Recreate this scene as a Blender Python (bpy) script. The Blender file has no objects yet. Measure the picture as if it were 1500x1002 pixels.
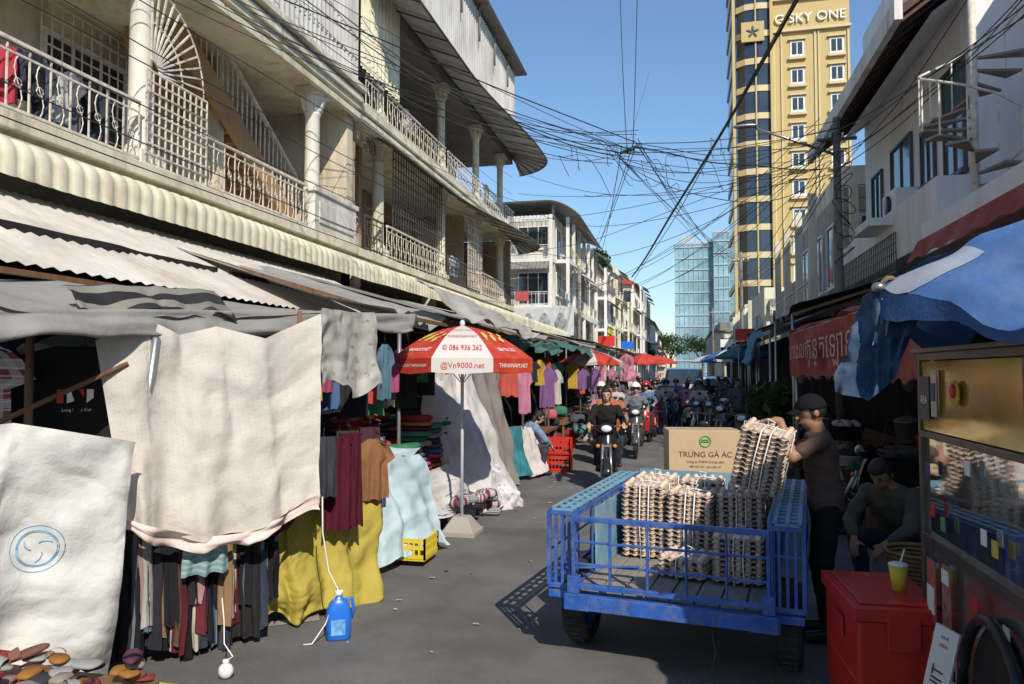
import bpy, math, random
from mathutils import Vector, Matrix, noise
from mathutils.bvhtree import BVHTree
random.seed(7)
V=Vector
SC=bpy.context.scene
COL=SC.collection
pi=math.pi
TMP=bpy.data.scenes.new('temp_bake')
# ------------------------------------------------------------ mesh builder
class MB:
    def __init__(s): s.v=[];s.f=[];s.m=[];s.s=[];s.uv={}
    def add(s,vs,fs,m=0,sm=False):
        o=len(s.v); s.v+=[V(v) for v in vs]
        for f in fs: s.f.append(tuple(i+o for i in f)); s.m.append(m); s.s.append(sm)
        return s
    def box(s,x0,x1,y0,y1,z0,z1,m=0):
        return s.add([(x0,y0,z0),(x1,y0,z0),(x1,y1,z0),(x0,y1,z0),(x0,y0,z1),(x1,y0,z1),(x1,y1,z1),(x0,y1,z1)],
          [(0,3,2,1),(4,5,6,7),(0,1,5,4),(1,2,6,5),(2,3,7,6),(3,0,4,7)],m)
    def cbox(s,c,d,rz=0,m=0,rx=0,ry=0):
        R=Matrix.Rotation(rz,3,'Z')@Matrix.Rotation(ry,3,'Y')@Matrix.Rotation(rx,3,'X'); c=V(c)
        vs=[c+R@V((a*d[0]/2,b*d[1]/2,e*d[2]/2)) for e in(-1,1) for a,b in((-1,-1),(1,-1),(1,1),(-1,1))]
        return s.add(vs,[(0,3,2,1),(4,5,6,7),(0,1,5,4),(1,2,6,5),(2,3,7,6),(3,0,4,7)],m)
    def frame(s,d):
        d=d.normalized(); a=V((0,0,1)) if abs(d.z)<.95 else V((1,0,0))
        x=d.cross(a).normalized(); return x,x.cross(d).normalized()
    def tube(s,pts,r,n=5,m=0,sm=True,cap=True):
        pts=[V(p) for p in pts]; k=len(pts); vs=[]
        for i,p in enumerate(pts):
            d=pts[min(i+1,k-1)]-pts[max(i-1,0)]
            if d.length<1e-9: d=V((0,0,1))
            x,y=s.frame(d); rr=r[i] if isinstance(r,(list,tuple)) else r
            for j in range(n):
                a=2*pi*j/n; vs.append(p+x*rr*math.cos(a)+y*rr*math.sin(a))
        fs=[]
        for i in range(k-1):
            for j in range(n):
                fs.append((i*n+j,i*n+(j+1)%n,(i+1)*n+(j+1)%n,(i+1)*n+j))
        if cap: fs.append(tuple(range(n-1,-1,-1))); fs.append(tuple((k-1)*n+j for j in range(n)))
        return s.add(vs,fs,m,sm)
    def cyl(s,p0,p1,r0,r1=None,n=10,m=0,sm=True):
        return s.tube([p0,p1],[r0,r0 if r1 is None else r1],n,m,sm)
    def bar(s,p0,p1,w,h=None,m=0):
        p0=V(p0);p1=V(p1);h=h or w;x,y=s.frame(p1-p0)
        vs=[p+x*a*w/2+y*b*h/2 for p in(p0,p1) for a,b in((-1,-1),(1,-1),(1,1),(-1,1))]
        return s.add(vs,[(0,3,2,1),(4,5,6,7),(0,1,5,4),(1,2,6,5),(2,3,7,6),(3,0,4,7)],m)
    def lathe(s,prof,c=(0,0,0),n=16,m=0,R=None,sm=True):
        c=V(c); vs=[]
        for r,z in prof:
            for j in range(n):
                p=V((r*math.cos(2*pi*j/n),r*math.sin(2*pi*j/n),z)); vs.append(c+(R@p if R else p))
        fs=[]
        for i in range(len(prof)-1):
            for j in range(n): fs.append((i*n+j,i*n+(j+1)%n,(i+1)*n+(j+1)%n,(i+1)*n+j))
        fs.append(tuple(range(n-1,-1,-1))); fs.append(tuple((len(prof)-1)*n+j for j in range(n)))
        return s.add(vs,fs,m,sm)
    def ell(s,c,r,n=14,m=0,R=None,z0=-1,z1=1):
        c=V(c);k=max(5,n//2+1);t0=math.asin(z0);t1=math.asin(z1);vs=[]
        for i in range(k):
            t=t0+(t1-t0)*i/(k-1)
            for j in range(n):
                a=2*pi*j/n;p=V((r[0]*math.cos(t)*math.cos(a),r[1]*math.cos(t)*math.sin(a),r[2]*math.sin(t)))
                vs.append(c+(R@p if R else p))
        fs=[(i*n+j,i*n+(j+1)%n,(i+1)*n+(j+1)%n,(i+1)*n+j) for i in range(k-1) for j in range(n)]
        return s.add(vs,fs,m,True)
    def caps(s,p0,p1,r0,r1,n=10,fl=None):
        p0=V(p0);p1=V(p1);d=(p1-p0);L=d.length
        if L<1e-6: return s
        d/=L; x,y=s.frame(d); vs=[];rows=0
        for t in(-85,-60,-30,0):
            a=math.radians(t);o=p0+d*r0*math.sin(a);q=r0*math.cos(a);rows+=1
            for j in range(n): b=2*pi*j/n; vs.append(o+x*q*math.cos(b)+y*q*math.sin(b))
        for t in(0,30,60,85):
            a=math.radians(t);o=p1+d*r1*math.sin(a);q=r1*math.cos(a);rows+=1
            for j in range(n): b=2*pi*j/n; vs.append(o+x*q*math.cos(b)+y*q*math.sin(b))
        fs=[(i*n+j,i*n+(j+1)%n,(i+1)*n+(j+1)%n,(i+1)*n+j) for i in range(rows-1) for j in range(n)]
        fs.append(tuple(range(n-1,-1,-1)));fs.append(tuple((rows-1)*n+j for j in range(n)))
        return s.add(vs,fs,0,True)
    def grid(s,fn,nu,nv,m=0,sm=True):
        vs=[];o=len(s.v)
        for i in range(nu+1):
            for j in range(nv+1): vs.append(fn(i/nu,j/nv)); s.uv[o+len(vs)-1]=(i/nu,j/nv)
        fs=[(i*(nv+1)+j,(i+1)*(nv+1)+j,(i+1)*(nv+1)+j+1,i*(nv+1)+j+1) for i in range(nu) for j in range(nv)]
        return s.add(vs,fs,m,sm)
def mkmesh(name,mb,mats,off=V((0,0,0))):
    me=bpy.data.meshes.new(name); me.from_pydata([tuple(v-off) for v in mb.v],[],mb.f)
    for m in mats: me.materials.append(m)
    me.polygons.foreach_set('material_index',mb.m); me.polygons.foreach_set('use_smooth',mb.s)
    if mb.uv:
        l=me.uv_layers.new(name='UVMap'); z=(0.0,0.0); buf=[]
        for f in mb.f:
            for i in f: buf.extend(mb.uv.get(i,z))
        l.data.foreach_set('uv',buf)
    me.update(); return me
def L(x): return x if isinstance(x,(list,tuple)) else [x]
def setl(o,label,cat,group=None):
    o['label']=label;o['category']=cat
    if group:o['group']=group
    return o
def thing(name,label,cat,loc=(0,0,0),rz=0,group=None):
    o=bpy.data.objects.new(name,None); o.location=loc; o.rotation_euler=(0,0,rz); o.empty_display_size=.1
    COL.objects.link(o); return setl(o,label,cat,group)
def root(o):
    while o.parent:o=o.parent
    return o
def part(par,name,mb,mats,W=True,bev=0,label=None,solid=0):
    off=V(root(par).location) if W else V((0,0,0))
    ob=bpy.data.objects.new(name,mkmesh(name,mb,L(mats),off)); ob.parent=par; COL.objects.link(ob)
    if label: ob['label']=label
    mods(ob,bev,solid); return ob
def mods(ob,bev,solid=0):
    if solid:
        s=ob.modifiers.new('S','SOLIDIFY');s.thickness=solid
    if bev:
        b=ob.modifiers.new('B','BEVEL');b.width=bev;b.segments=2;b.limit_method='ANGLE'
def solo(name,mb,mats,label,cat,base=None,group=None,bev=0,solid=0,kind=None):
    if base is None:
        n=len(mb.v); base=V((sum(v.x for v in mb.v)/n,sum(v.y for v in mb.v)/n,min(v.z for v in mb.v)))
    base=V(base)
    ob=bpy.data.objects.new(name,mkmesh(name,mb,L(mats),base)); ob.location=base; COL.objects.link(ob)
    if kind=='structure': ob['kind']=kind
    else: setl(ob,label,cat,group)
    if kind=='stuff': ob['kind']=kind
    mods(ob,bev,solid); return ob
def copyt(o,loc,rz,label=None):
    n=o.copy(); COL.objects.link(n); n.location=loc; n.rotation_euler=(0,0,rz)
    if label:n['label']=label
    for c in [x for x in o.children]:
        d=c.copy(); d.parent=n; COL.objects.link(d)
        for g in [x for x in c.children]:
            e=g.copy(); e.parent=d; COL.objects.link(e)
    return n
def bake(o):
    TMP.collection.objects.link(o); vl=TMP.view_layers[0]; vl.update(); dg=vl.depsgraph
    me=bpy.data.meshes.new_from_object(o.evaluated_get(dg)); bpy.data.objects.remove(o); return me
# ------------------------------------------------------------ materials
MC={}
def M(name,col,rough=.75,metal=0,var=.18,scale=2.5,bump=.15,bs=30,dirt=None,da=.5,ds=1.2,st=(1,1,1),trans=0,pat=None,spec=.4,coat=0,alpha=1,bd=.02,streak=0):
    if name in MC: return MC[name]
    m=bpy.data.materials.new(name); m.use_nodes=True; nt=m.node_tree; N=nt.nodes; K=nt.links
    b=N['Principled BSDF']; out=N['Material Output']
    b.inputs['Roughness'].default_value=rough; b.inputs['Metallic'].default_value=metal
    b.inputs['Specular IOR Level'].default_value=spec; b.inputs['Coat Weight'].default_value=coat
    b.inputs['Alpha'].default_value=alpha
    tc=N.new('ShaderNodeTexCoord'); mp=N.new('ShaderNodeMapping'); mp.inputs['Scale'].default_value=st
    K.new(tc.outputs['Object'],mp.inputs['Vector'])
    def nz(sc,det=6,vec=None):
        n=N.new('ShaderNodeTexNoise'); n.inputs['Scale'].default_value=sc; n.inputs['Detail'].default_value=det
        n.inputs['Roughness'].default_value=.65; K.new(vec or mp.outputs[0],n.inputs['Vector']); return n.outputs['Fac']
    def mix(f,a,c):
        x=N.new('ShaderNodeMix'); x.data_type='RGBA'
        if not isinstance(f,(int,float)): K.new(f,x.inputs[0])
        else: x.inputs[0].default_value=f
        for i,q in((6,a),(7,c)):
            if isinstance(q,tuple): x.inputs[i].default_value=(*q[:3],1)
            else: K.new(q,x.inputs[i])
        return x.outputs[2]
    def ramp(f,a,c):
        r=N.new('ShaderNodeMapRange'); r.inputs[1].default_value=a; r.inputs[2].default_value=c; K.new(f,r.inputs[0]); return r.outputs[0]
    def math_(op,a,c=0):
        x=N.new('ShaderNodeMath'); x.operation=op
        for i,q in((0,a),(1,c)):
            if isinstance(q,(int,float)): x.inputs[i].default_value=q
            else: K.new(q,x.inputs[i])
        return x.outputs[0]
    lo=tuple(max(0,c*(1-var)) for c in col); hi=tuple(min(1,c*(1+var)) for c in col)
    c=mix(ramp(nz(scale),.3,.7),lo,hi)
    if pat:
        kind,c2,sc=pat[:3]
        sx=N.new('ShaderNodeSeparateXYZ'); K.new(tc.outputs['UV'],sx.inputs[0])
        def saw(o,f,t):
            return math_('GREATER_THAN',math_('SINE',math_('MULTIPLY',o,f*2*pi)),t)
        if kind=='stripe': c=mix(saw(sx.outputs[0],sc,0),c,c2)
        elif kind=='hstripe': c=mix(saw(sx.outputs[1],sc,0.2),c,c2)
        elif kind=='plaid':
            c=mix(math_('MULTIPLY',saw(sx.outputs[0],sc,0),.55),c,c2); c=mix(math_('MULTIPLY',saw(sx.outputs[1],sc,0),.55),c,c2)
            c=mix(math_('MULTIPLY',saw(sx.outputs[1],sc*2.3,.8),.6),c,(.8,.8,.8))
        elif kind=='dots':
            v=N.new('ShaderNodeTexVoronoi'); v.inputs['Scale'].default_value=sc; v.inputs['Randomness'].default_value=.15; K.new(tc.outputs['UV'],v.inputs['Vector'])
            c=mix(math_('MULTIPLY',math_('LESS_THAN',v.outputs['Distance'],.15),.35),c,c2)
        elif kind=='flower':
            v=N.new('ShaderNodeTexVoronoi'); v.inputs['Scale'].default_value=sc; K.new(tc.outputs['UV'],v.inputs['Vector'])
            w=ramp(nz(sc*2,2,tc.outputs['UV']),.5,.56)
            c=mix(math_('MULTIPLY',math_('LESS_THAN',v.outputs['Distance'],.3),w),c,c2)
    if dirt:
        f=math_('MULTIPLY',ramp(nz(ds,8),.45,.75),da); c=mix(f,c,dirt)
        if streak:
            m2=N.new('ShaderNodeMapping'); m2.inputs['Scale'].default_value=(1,1,.07); K.new(tc.outputs['Object'],m2.inputs['Vector'])
            f=math_('MULTIPLY',math_('MULTIPLY',ramp(nz(5,6,m2.outputs[0]),.5,.72),ramp(nz(.7,4),.35,.65)),streak); c=mix(f,c,tuple(x*.6 for x in dirt))
    K.new(c,b.inputs['Base Color'])
    if bump:
        bp=N.new('ShaderNodeBump'); bp.inputs['Strength'].default_value=bump; bp.inputs['Distance'].default_value=bd
        K.new(nz(bs,8),bp.inputs['Height']); K.new(bp.outputs[0],b.inputs['Normal'])
    K.new(math_('ADD',math_('MULTIPLY',math_('SUBTRACT',nz(scale*3),.5),.25),rough),b.inputs['Roughness'])
    if trans:
        t=N.new('ShaderNodeBsdfTranslucent'); K.new(c,t.inputs['Color']); s=N.new('ShaderNodeMixShader'); s.inputs[0].default_value=trans
        K.new(b.outputs[0],s.inputs[1]); K.new(t.outputs[0],s.inputs[2]); K.new(s.outputs[0],out.inputs['Surface'])
    MC[name]=m; return m
def F(col,pat=None,dirt=None,var=.15,trans=.15,da=.4,bump=.3):   # fabric
    key='fabric_%.2f_%.2f_%.2f_%s_%s'%(col[0],col[1],col[2],str(pat),str(dirt))
    return M(key,col,.9,var=var,scale=3,bump=bump,bs=7,bd=.03,pat=pat,trans=trans,dirt=dirt,da=da,ds=2.5,spec=.15)
ASPH=M('asphalt',(.135,.131,.127),.88,var=.3,scale=.9,bump=.6,bs=140,dirt=(.20,.195,.185),da=.75,ds=.45)
GRND=M('earth_ground',(.12,.11,.1),.9,dirt=(.05,.05,.05))
CREAM=M('cream_plaster',(.74,.69,.54),.8,var=.1,scale=.8,bump=.2,bs=25,dirt=(.34,.29,.2),da=.75,ds=1.5,st=(1,1,.35),streak=.75)
WALLY=M('stained_wall',(.66,.59,.45),.85,var=.14,scale=.9,dirt=(.27,.23,.16),da=.85,ds=1.2,st=(1,1,.45),streak=.8)
BROWNW=M('brown_wall',(.46,.35,.25),.85,var=.2,scale=.9,dirt=(.16,.12,.09),da=.8,st=(1,1,.4),streak=.8)
WHITEP=M('white_paint_worn',(.74,.71,.65),.7,var=.08,scale=1,dirt=(.34,.30,.23),da=.7,ds=2,st=(1,1,.3),streak=.7)
WHITEW=M('white_wall',(.80,.79,.78),.75,var=.06,scale=.6,dirt=(.5,.48,.44),da=.55,ds=.8,st=(1,1,.25),streak=.5)
AGED=M('aged_white_wall',(.58,.55,.47),.8,var=.15,scale=.5,dirt=(.20,.17,.13),da=.85,ds=.6,st=(1,1,.25),streak=.9)
IRON=M('white_painted_iron',(.72,.67,.58),.5,var=.15,dirt=(.26,.14,.07),da=.7,ds=8)
DIRON=M('dark_iron',(.10,.095,.09),.5,var=.2,metal=.3)
TIN=M('grey_tin',(.52,.51,.48),.6,metal=0,var=.15,scale=1.2,dirt=(.22,.18,.14),da=.7,ds=1.1,st=(1,1,.4),streak=.5)
TIND=M('dark_tin',(.20,.185,.165),.7,var=.25,dirt=(.09,.07,.06))
CREAMTIN=M('cream_tin_awning',(.72,.68,.51),.55,var=.1,scale=1,dirt=(.34,.28,.18),da=.75,ds=2.2)
DARK=M('dark_interior',(.025,.023,.022),.9,var=.4)
SHUT=M('roller_shutter',(.09,.09,.09),.6,var=.3,dirt=(.03,.03,.03))
TARPG=M('grey_tarp',(.33,.325,.315),.7,var=.2,scale=1.4,bump=.4,bs=5,bd=.04,trans=.12,dirt=(.17,.15,.12),da=.7,ds=1.4)
TARPS=M('striped_tin_roof',(.54,.51,.46),.7,var=.15,scale=1.0,dirt=(.30,.25,.19),da=.75,ds=1.3)
BLACKT=M('black_tarp',(.05,.05,.052),.7,var=.3,bump=.4,bs=6,bd=.04,dirt=(.14,.13,.12),da=.4)
TEAL=M('teal_tarp',(.06,.17,.15),.7,var=.2,bump=.4,bs=6,bd=.04,trans=.2,dirt=(.14,.16,.14))
BROWNM=M('brown_stair_paint',(.42,.25,.13),.8,dirt=(.2,.14,.09),da=.6)
GLASSD=M('dark_window_glass',(.03,.045,.055),.08,var=.3,bump=0,spec=.9)
GLASSB=M('blue_window_glass',(.09,.17,.19),.1,var=.3,bump=0,spec=.9)
WFR=M('white_frame',(.72,.72,.69),.5,var=.05,bump=0)
BLUEP=M('blue_painted_steel',(.022,.09,.36),.45,var=.35,scale=5,dirt=(.17,.19,.25),da=.75,ds=12,bump=.2,spec=.5)
BLUEL=M('faded_blue_steel',(.14,.31,.44),.5,var=.25,scale=5,dirt=(.36,.36,.35),da=.8,ds=7)
RUB=M('tyre_rubber',(.02,.02,.02),.85,var=.3,dirt=(.09,.08,.07),da=.5,ds=5)
STEEL=M('galvanised_steel',(.42,.42,.42),.35,metal=.8,var=.15,bump=.05)
WOODG=M('grey_wood_planks',(.24,.215,.19),.85,var=.3,scale=5,st=(3,.6,1),dirt=(.09,.08,.07))
WOOD=M('brown_wood',(.17,.09,.045),.75,var=.35,scale=5,st=(3,3,.4))
CONC=M('concrete',(.36,.34,.31),.85,dirt=(.18,.16,.14),da=.7)
POLEM=M('weathered_pole',(.22,.19,.16),.85,dirt=(.1,.08,.07),da=.7,streak=.5)
CARD=M('cardboard',(.50,.36,.22),.85,var=.08,dirt=(.4,.29,.18),da=.3)
PULP=M('paper_pulp_tray',(.50,.41,.35),.95,var=.15,scale=14,bump=.4,bs=60,dirt=(.36,.27,.22),da=.5,ds=9)
EGG=M('egg_shell',(.66,.50,.38),.5,var=.2,scale=12,bump=0)
WPL=M('white_plastic',(.75,.74,.72),.4,var=.06,bump=0)
BPL=M('black_plastic',(.02,.02,.022),.35,var=.2,bump=0)
REDP=M('red_plastic',(.60,.03,.02),.4,var=.12,dirt=(.25,.04,.03),da=.6,ds=3,bump=.05)
ORP=M('orange_plastic',(.7,.22,.02),.4,var=.1,bump=0)
YEL=M('yellow_plastic',(.62,.48,.04),.45,var=.1,bump=.05)
BLUEJ=M('blue_jug_plastic',(.02,.15,.62),.3,var=.08,bump=0)
SKIN=M('skin',(.31,.17,.105),.55,var=.08,scale=12,bump=.05,spec=.3)
SKINL=M('light_skin',(.46,.29,.20),.55,var=.08,scale=12,bump=.05,spec=.3)
HAIR=M('black_hair',(.012,.01,.009),.5,var=.3,bump=.5,bs=80)
LENS=M('lamp_lens',(.75,.78,.8),.1,var=.05,bump=0,spec=.9)
TEXTW=M('white_lettering',(.8,.8,.78),.6,var=.03,bump=0)
TEXTR=M('red_lettering',(.55,.03,.02),.6,var=.03,bump=0)
TEXTB=M('black_lettering',(.04,.035,.03),.6,var=.03,bump=0)
TEXTG=M('gold_lettering',(.65,.46,.10),.5,var=.05,bump=0)
LOGOG=M('green_print',(.03,.35,.10),.6,var=.05,bump=0)
DGREEN=M('dark_green_strap',(.02,.06,.03),.8)
CABLE=M('black_cable',(.025,.025,.025),.6,var=.2,bump=0)
REDF=M('red_awning_cloth',(.44,.085,.065),.8,var=.2,scale=2,bump=.4,bs=6,bd=.03,dirt=(.42,.22,.18),da=.8,ds=2.2,trans=.3)
BLUEF=M('blue_umbrella_cloth',(.055,.125,.31),.8,var=.3,scale=3,bump=.5,bs=6,bd=.03,trans=.12,dirt=(.16,.22,.33),da=.75,ds=2.8,spec=.2)
WHF=M('pale_umbrella_cloth',(.34,.38,.46),.7,var=.2,bump=.3,bs=8,trans=.2,dirt=(.12,.18,.30),da=.8,ds=5)
NAVYF=M('navy_umbrella_cloth',(.02,.06,.14),.7,var=.25,bump=.4,bs=8,trans=.12,dirt=(.30,.34,.40),da=.4,ds=4)
# ------------------------------------------------------------ text
def text(par,s,size,loc,right,up,mat,name='lettering',align='CENTER',sx=1,ex=0,sy=1):
    cu=bpy.data.curves.new('t','FONT'); cu.body=s; cu.size=size; cu.align_x=align; cu.align_y='CENTER'; cu.extrude=ex; cu.resolution_u=3
    me=bake(bpy.data.objects.new('t',cu))
    r=V(right).normalized();u=V(up).normalized();n=r.cross(u); mt=Matrix((( r.x*sx,u.x*sy,n.x,loc[0]),(r.y*sx,u.y*sy,n.y,loc[1]),(r.z*sx,u.z*sy,n.z,loc[2]),(0,0,0,1)))
    me.transform(mt)
    me.transform(Matrix.Translation(-V(root(par).location)))
    me.materials.clear(); me.materials.append(mat); me.name=name
    ob=bpy.data.objects.new(name,me); ob.parent=par; COL.objects.link(ob); return ob
# ------------------------------------------------------------ cloth
def samp(pl,u):
    k=len(pl)-1; x=min(max(u*k,0),k-1e-6); i=int(x); t=x-i; t=t*t*(3-2*t)*.5+t*.5
    return V(pl[i]).lerp(V(pl[i+1]),t)
def clothmb(top,bot,amp=.02,folds=6,nu=40,nv=24,sag=0,seed=0,hem=0,vamp=.3,cr=0):
    s0=V((seed*7.3,seed*3.1,seed*1.7)); mb=MB()
    def fn(u,v):
        a=samp(top,u);b=samp(bot,u);p=a.lerp(b,v)
        du=samp(top,min(1,u+.05))-samp(top,max(0,u-.05)); dv=b-a
        n=du.cross(dv); n=n.normalized() if n.length>1e-9 else V((1,0,0))
        uu=u+.13*noise.noise(V((u*2,v*1.2,0))+s0)
        w=math.sin(2*pi*folds*uu+seed)*(vamp+(1-vamp)*v)+.35*math.sin(2*pi*folds*2.3*uu+seed*2+v*2)*v
        q=noise.noise(V((u*4,v*3,1))+s0)*1.6+noise.noise(V((u*11,v*8,2))+s0)*.5
        p=p+n*amp*(w*.8+q)
        if cr:
            r1=1-abs(noise.noise(V((u*7,v*7,3))+s0))*2; r2=1-abs(noise.noise(V((u*17,v*15,4))+s0))*2
            p=p+n*cr*(r1+.45*r2)
        p.z-=sag*4*u*(1-u)*(1-v*.3)
        p.z+=hem*noise.noise(V((u*6,0,5))+s0)*v
        return p
    mb.grid(fn,nu,nv); return mb
def cloth(name,top,bot,mat,label,cat,group=None,par=None,solid=0,**k):
    mb=clothmb(top,bot,**k)
    if par: return part(par,name,mb,mat,label=label)
    return solo(name,mb,mat,label,cat,group=group,solid=solid)
def garment(c,w,h,ang,mat,label,cat='shirt',name='hanging_shirt',shirt=True,seed=0,group='clothes hanging on the market stalls',thick=.05):
    c=V(c); d=V((math.cos(ang),math.sin(ang),0)); n=V((-d.y,d.x,0)); s0=V((seed*3.3,seed,0)); mb=MB()
    def wid(v):
        if not shirt: return .42+.08*v
        pts=[(0,.18),(.05,.34),(.12,.48),(.34,.66),(.38,.42),(1,.45)]
        for i in range(len(pts)-1):
            if v<=pts[i+1][0]:
                t=(v-pts[i][0])/(pts[i+1][0]-pts[i][0]); return pts[i][1]+(pts[i+1][1]-pts[i][1])*t
        return .45
    def side(sg):
        def fn(u,v):
            x=(u-.5)*2*wid(v); bul=math.sin(pi*u)*thick*(.5+.5*v)
            q=noise.noise(V((u*3,v*2,sg))+s0)*.03+math.sin(u*17+seed+v*2)*.016*(.3+v)
            return c+d*x*w+V((0,0,-v*h+.03*noise.noise(V((u*5,sg,v))+s0)*v))+n*(sg*bul+q)
        return fn
    mb.grid(side(1),18,12); mb.grid(side(-1),18,12)
    o=thing(name,label,cat,tuple(c),0,group)
    part(o,'fabric',mb,mat)
    mb=MB(); mb.tube([c+V((0,0,-.03))-d*w*.38+V((0,0,-.03)),c+V((0,0,.0)),c+d*w*.38+V((0,0,-.06))],.005,4)
    mb.tube([c,c+V((0,0,.05)),c+n*.02+V((0,0,.075)),c+n*.0+V((0,0,.09))],.003,4); part(o,'hanger',mb,BPL)
    return o
# ------------------------------------------------------------ world/camera/sun
w=bpy.data.worlds.new('World'); SC.world=w; w.use_nodes=True; nt=w.node_tree
sky=nt.nodes.new('ShaderNodeTexSky'); sky.sky_type='NISHITA'; sky.sun_disc=False
TS=V((.55,-.90,.86)).normalized()
sky.sun_elevation=math.asin(TS.z); sky.sun_rotation=math.atan2(TS.x,TS.y); sky.air_density=1.4; sky.dust_density=.3; sky.ozone_density=7
nt.links.new(sky.outputs[0],nt.nodes['Background'].inputs[0]); nt.nodes['Background'].inputs[1].default_value=.15
sl=bpy.data.lights.new('sun','SUN'); sl.energy=5; sl.angle=math.radians(.5); sl.color=(1,.92,.78)
so=bpy.data.objects.new('sun',sl); so.rotation_euler=TS.to_track_quat('Z','Y').to_euler(); so.location=(8,-15,25); COL.objects.link(so)
cam=bpy.data.cameras.new('camera'); cam.sensor_width=36; cam.lens=26; cam.clip_end=2000; cam.clip_start=.05
co=bpy.data.objects.new('camera',cam); co.location=(0,0,1.75); co.rotation_euler=(math.radians(90+2.33),0,math.radians(13)); COL.objects.link(co); SC.camera=co
SC.view_settings.view_transform='Standard'; SC.view_settings.look='None'
# ------------------------------------------------------------ ground
mb=MB(); mb.add([(-600,-300,-.004),(600,-300,-.004),(600,900,-.004),(-600,900,-.004)],[(0,1,2,3)]); solo('ground',mb,GRND,'','',(0,0,-.004),kind='structure')
mb=MB(); mb.add([(-5.6,-20,0),(3.6,-20,0),(3.6,220,0),(-5.6,220,0)],[(0,1,2,3)]); solo('road',mb,ASPH,'','',(0,0,0),kind='structure')
for n,x0,x1 in(('pavement',-8.8,-5.6),('pavement',3.6,5.2)):
    mb=MB(); mb.box(x0,x1,-20,200,-.002,.12); solo(n,mb,CONC,'','',(x0,0,0),kind='structure',bev=.01)
rr=random.Random(3)
for i in range(30):
    x=rr.uniform(-2.5,-.9);y_=rr.uniform(4.2,12); mb=MB(); s=rr.uniform(.006,.02); mb.grid(lambda u,v:V((x+(u-.5)*s*2.2,y_+(v-.5)*s*1.6,.006+.008*noise.noise(V((u*3,v*3,i*2.1)))+.006)),4,4)
    solo('litter_scrap',mb,rr.choice([WPL,CONC,DGREEN,CARD,CONC]),'small scrap of litter lying on the asphalt','litter',group='litter on the road')
# ------------------------------------------------------------ buildings left
def corr(mb,p00,p10,p11,p01,sp=.15,amp=.02,nv=1,m=0):
    p00,p10,p11,p01=map(V,(p00,p10,p11,p01)); Lu=(p10-p00).length; n=max(4,int(Lu/sp*4)); nn=(p10-p00).cross(p01-p00).normalized()
    def fn(u,v):
        p=p00.lerp(p10,u).lerp(p01.lerp(p11,u),v); return p+nn*amp*math.sin(2*pi*u*Lu/sp)
    mb.grid(fn,n,nv,m,sm=False); return mb
def railing(par,p0,p1,z0,z1,mat,sp=.14,orn=True,label=None):
    p0=V((p0[0],p0[1],0));p1=V((p1[0],p1[1],0)); Lr=(p1-p0).length; d=(p1-p0)/Lr; mb=MB()
    up=lambda z:V((0,0,z))
    mb.bar(p0+up(z1),p1+up(z1),.05,.035); mb.bar(p0+up(z0+.08),p1+up(z0+.08),.03); mb.bar(p0+up(z1-.12),p1+up(z1-.12),.02)
    k=max(2,int(Lr/sp))
    for i in range(k+1):
        q=p0+d*Lr*i/k; h=z1-z0-.2
        if orn and i%2:
            pts=[q+up(z0+.08+h*t)+d*.05*math.sin(2*pi*t) for t in[j/8 for j in range(9)]]; mb.tube(pts,.009,4)
            c=q+up(z0+.08+h*.5); mb.tube([c+d*.045*math.cos(a)+up(.045*math.sin(a)) for a in[j*pi/4 for j in range(9)]],.008,4)
        else: mb.bar(q+up(z0),q+up(z1),.016)
    return part(par,'railing',mb,mat,label=label)
def column(par,x,y,z0,z1,mat,r=.15):
    mb=MB(); h=z1-z0
    mb.box(x-r*1.25,x+r*1.25,y-r*1.25,y+r*1.25,z0,z0+.25)
    mb.lathe([(r*1.1,z0+.25),(r*1.1,z0+.32),(r*.85,z0+.36),(r*.8,z1-.55),(r*.95,z1-.5),(r*.85,z1-.46),(r*1.1,z1-.28),(r*1.4,z1-.16)],(x,y,0),16)
    for a in range(8):
        an=a*pi/4; mb.caps((x+r*.95*math.cos(an),y+r*.95*math.sin(an),z1-.42),(x+r*1.3*math.cos(an),y+r*1.3*math.sin(an),z1-.2),.03,.035,6)
    mb.box(x-r*1.5,x+r*1.5,y-r*1.5,y+r*1.5,z1-.16,z1-.002)
    return part(par,'column',mb,mat,bev=.008)
def window(par,face,a,b,z0,z1,pos,fr=WFR,gl=GLASSB,t=.05,bars=1,name='window',shut=None):
    sg={'E':1,'W':-1,'S':-1}[face]
    def bx(mb,a0,a1,c0,c1,d0,d1):
        lo,hi=sorted((pos+sg*d0,pos+sg*d1))
        if face=='S': mb.box(a0,a1,lo,hi,c0,c1)
        else: mb.box(lo,hi,a0,a1,c0,c1)
    mb=MB(); bx(mb,a+t*.5,b-t*.5,z0+t*.5,z1-t*.5,.0,.015); g=part(par,name,mb,gl)
    mb=MB()
    bx(mb,a,b,z1-t,z1,.003,.06); bx(mb,a,b,z0,z0+t,.003,.06); bx(mb,a,a+t,z0+t,z1-t,.003,.055); bx(mb,b-t,b,z0+t,z1-t,.003,.055)
    for i in range(bars):
        m_=a+(b-a)*(i+1)/(bars+1); bx(mb,m_-t*.3,m_+t*.3,z0+t,z1-t,.016,.045)
    part(g,'frame',mb,fr); mb=MB(); bx(mb,a-.06,b+.06,z0-.07,z0-.002,.003,.12); part(g,'sill',mb,fr)
    return g
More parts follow.
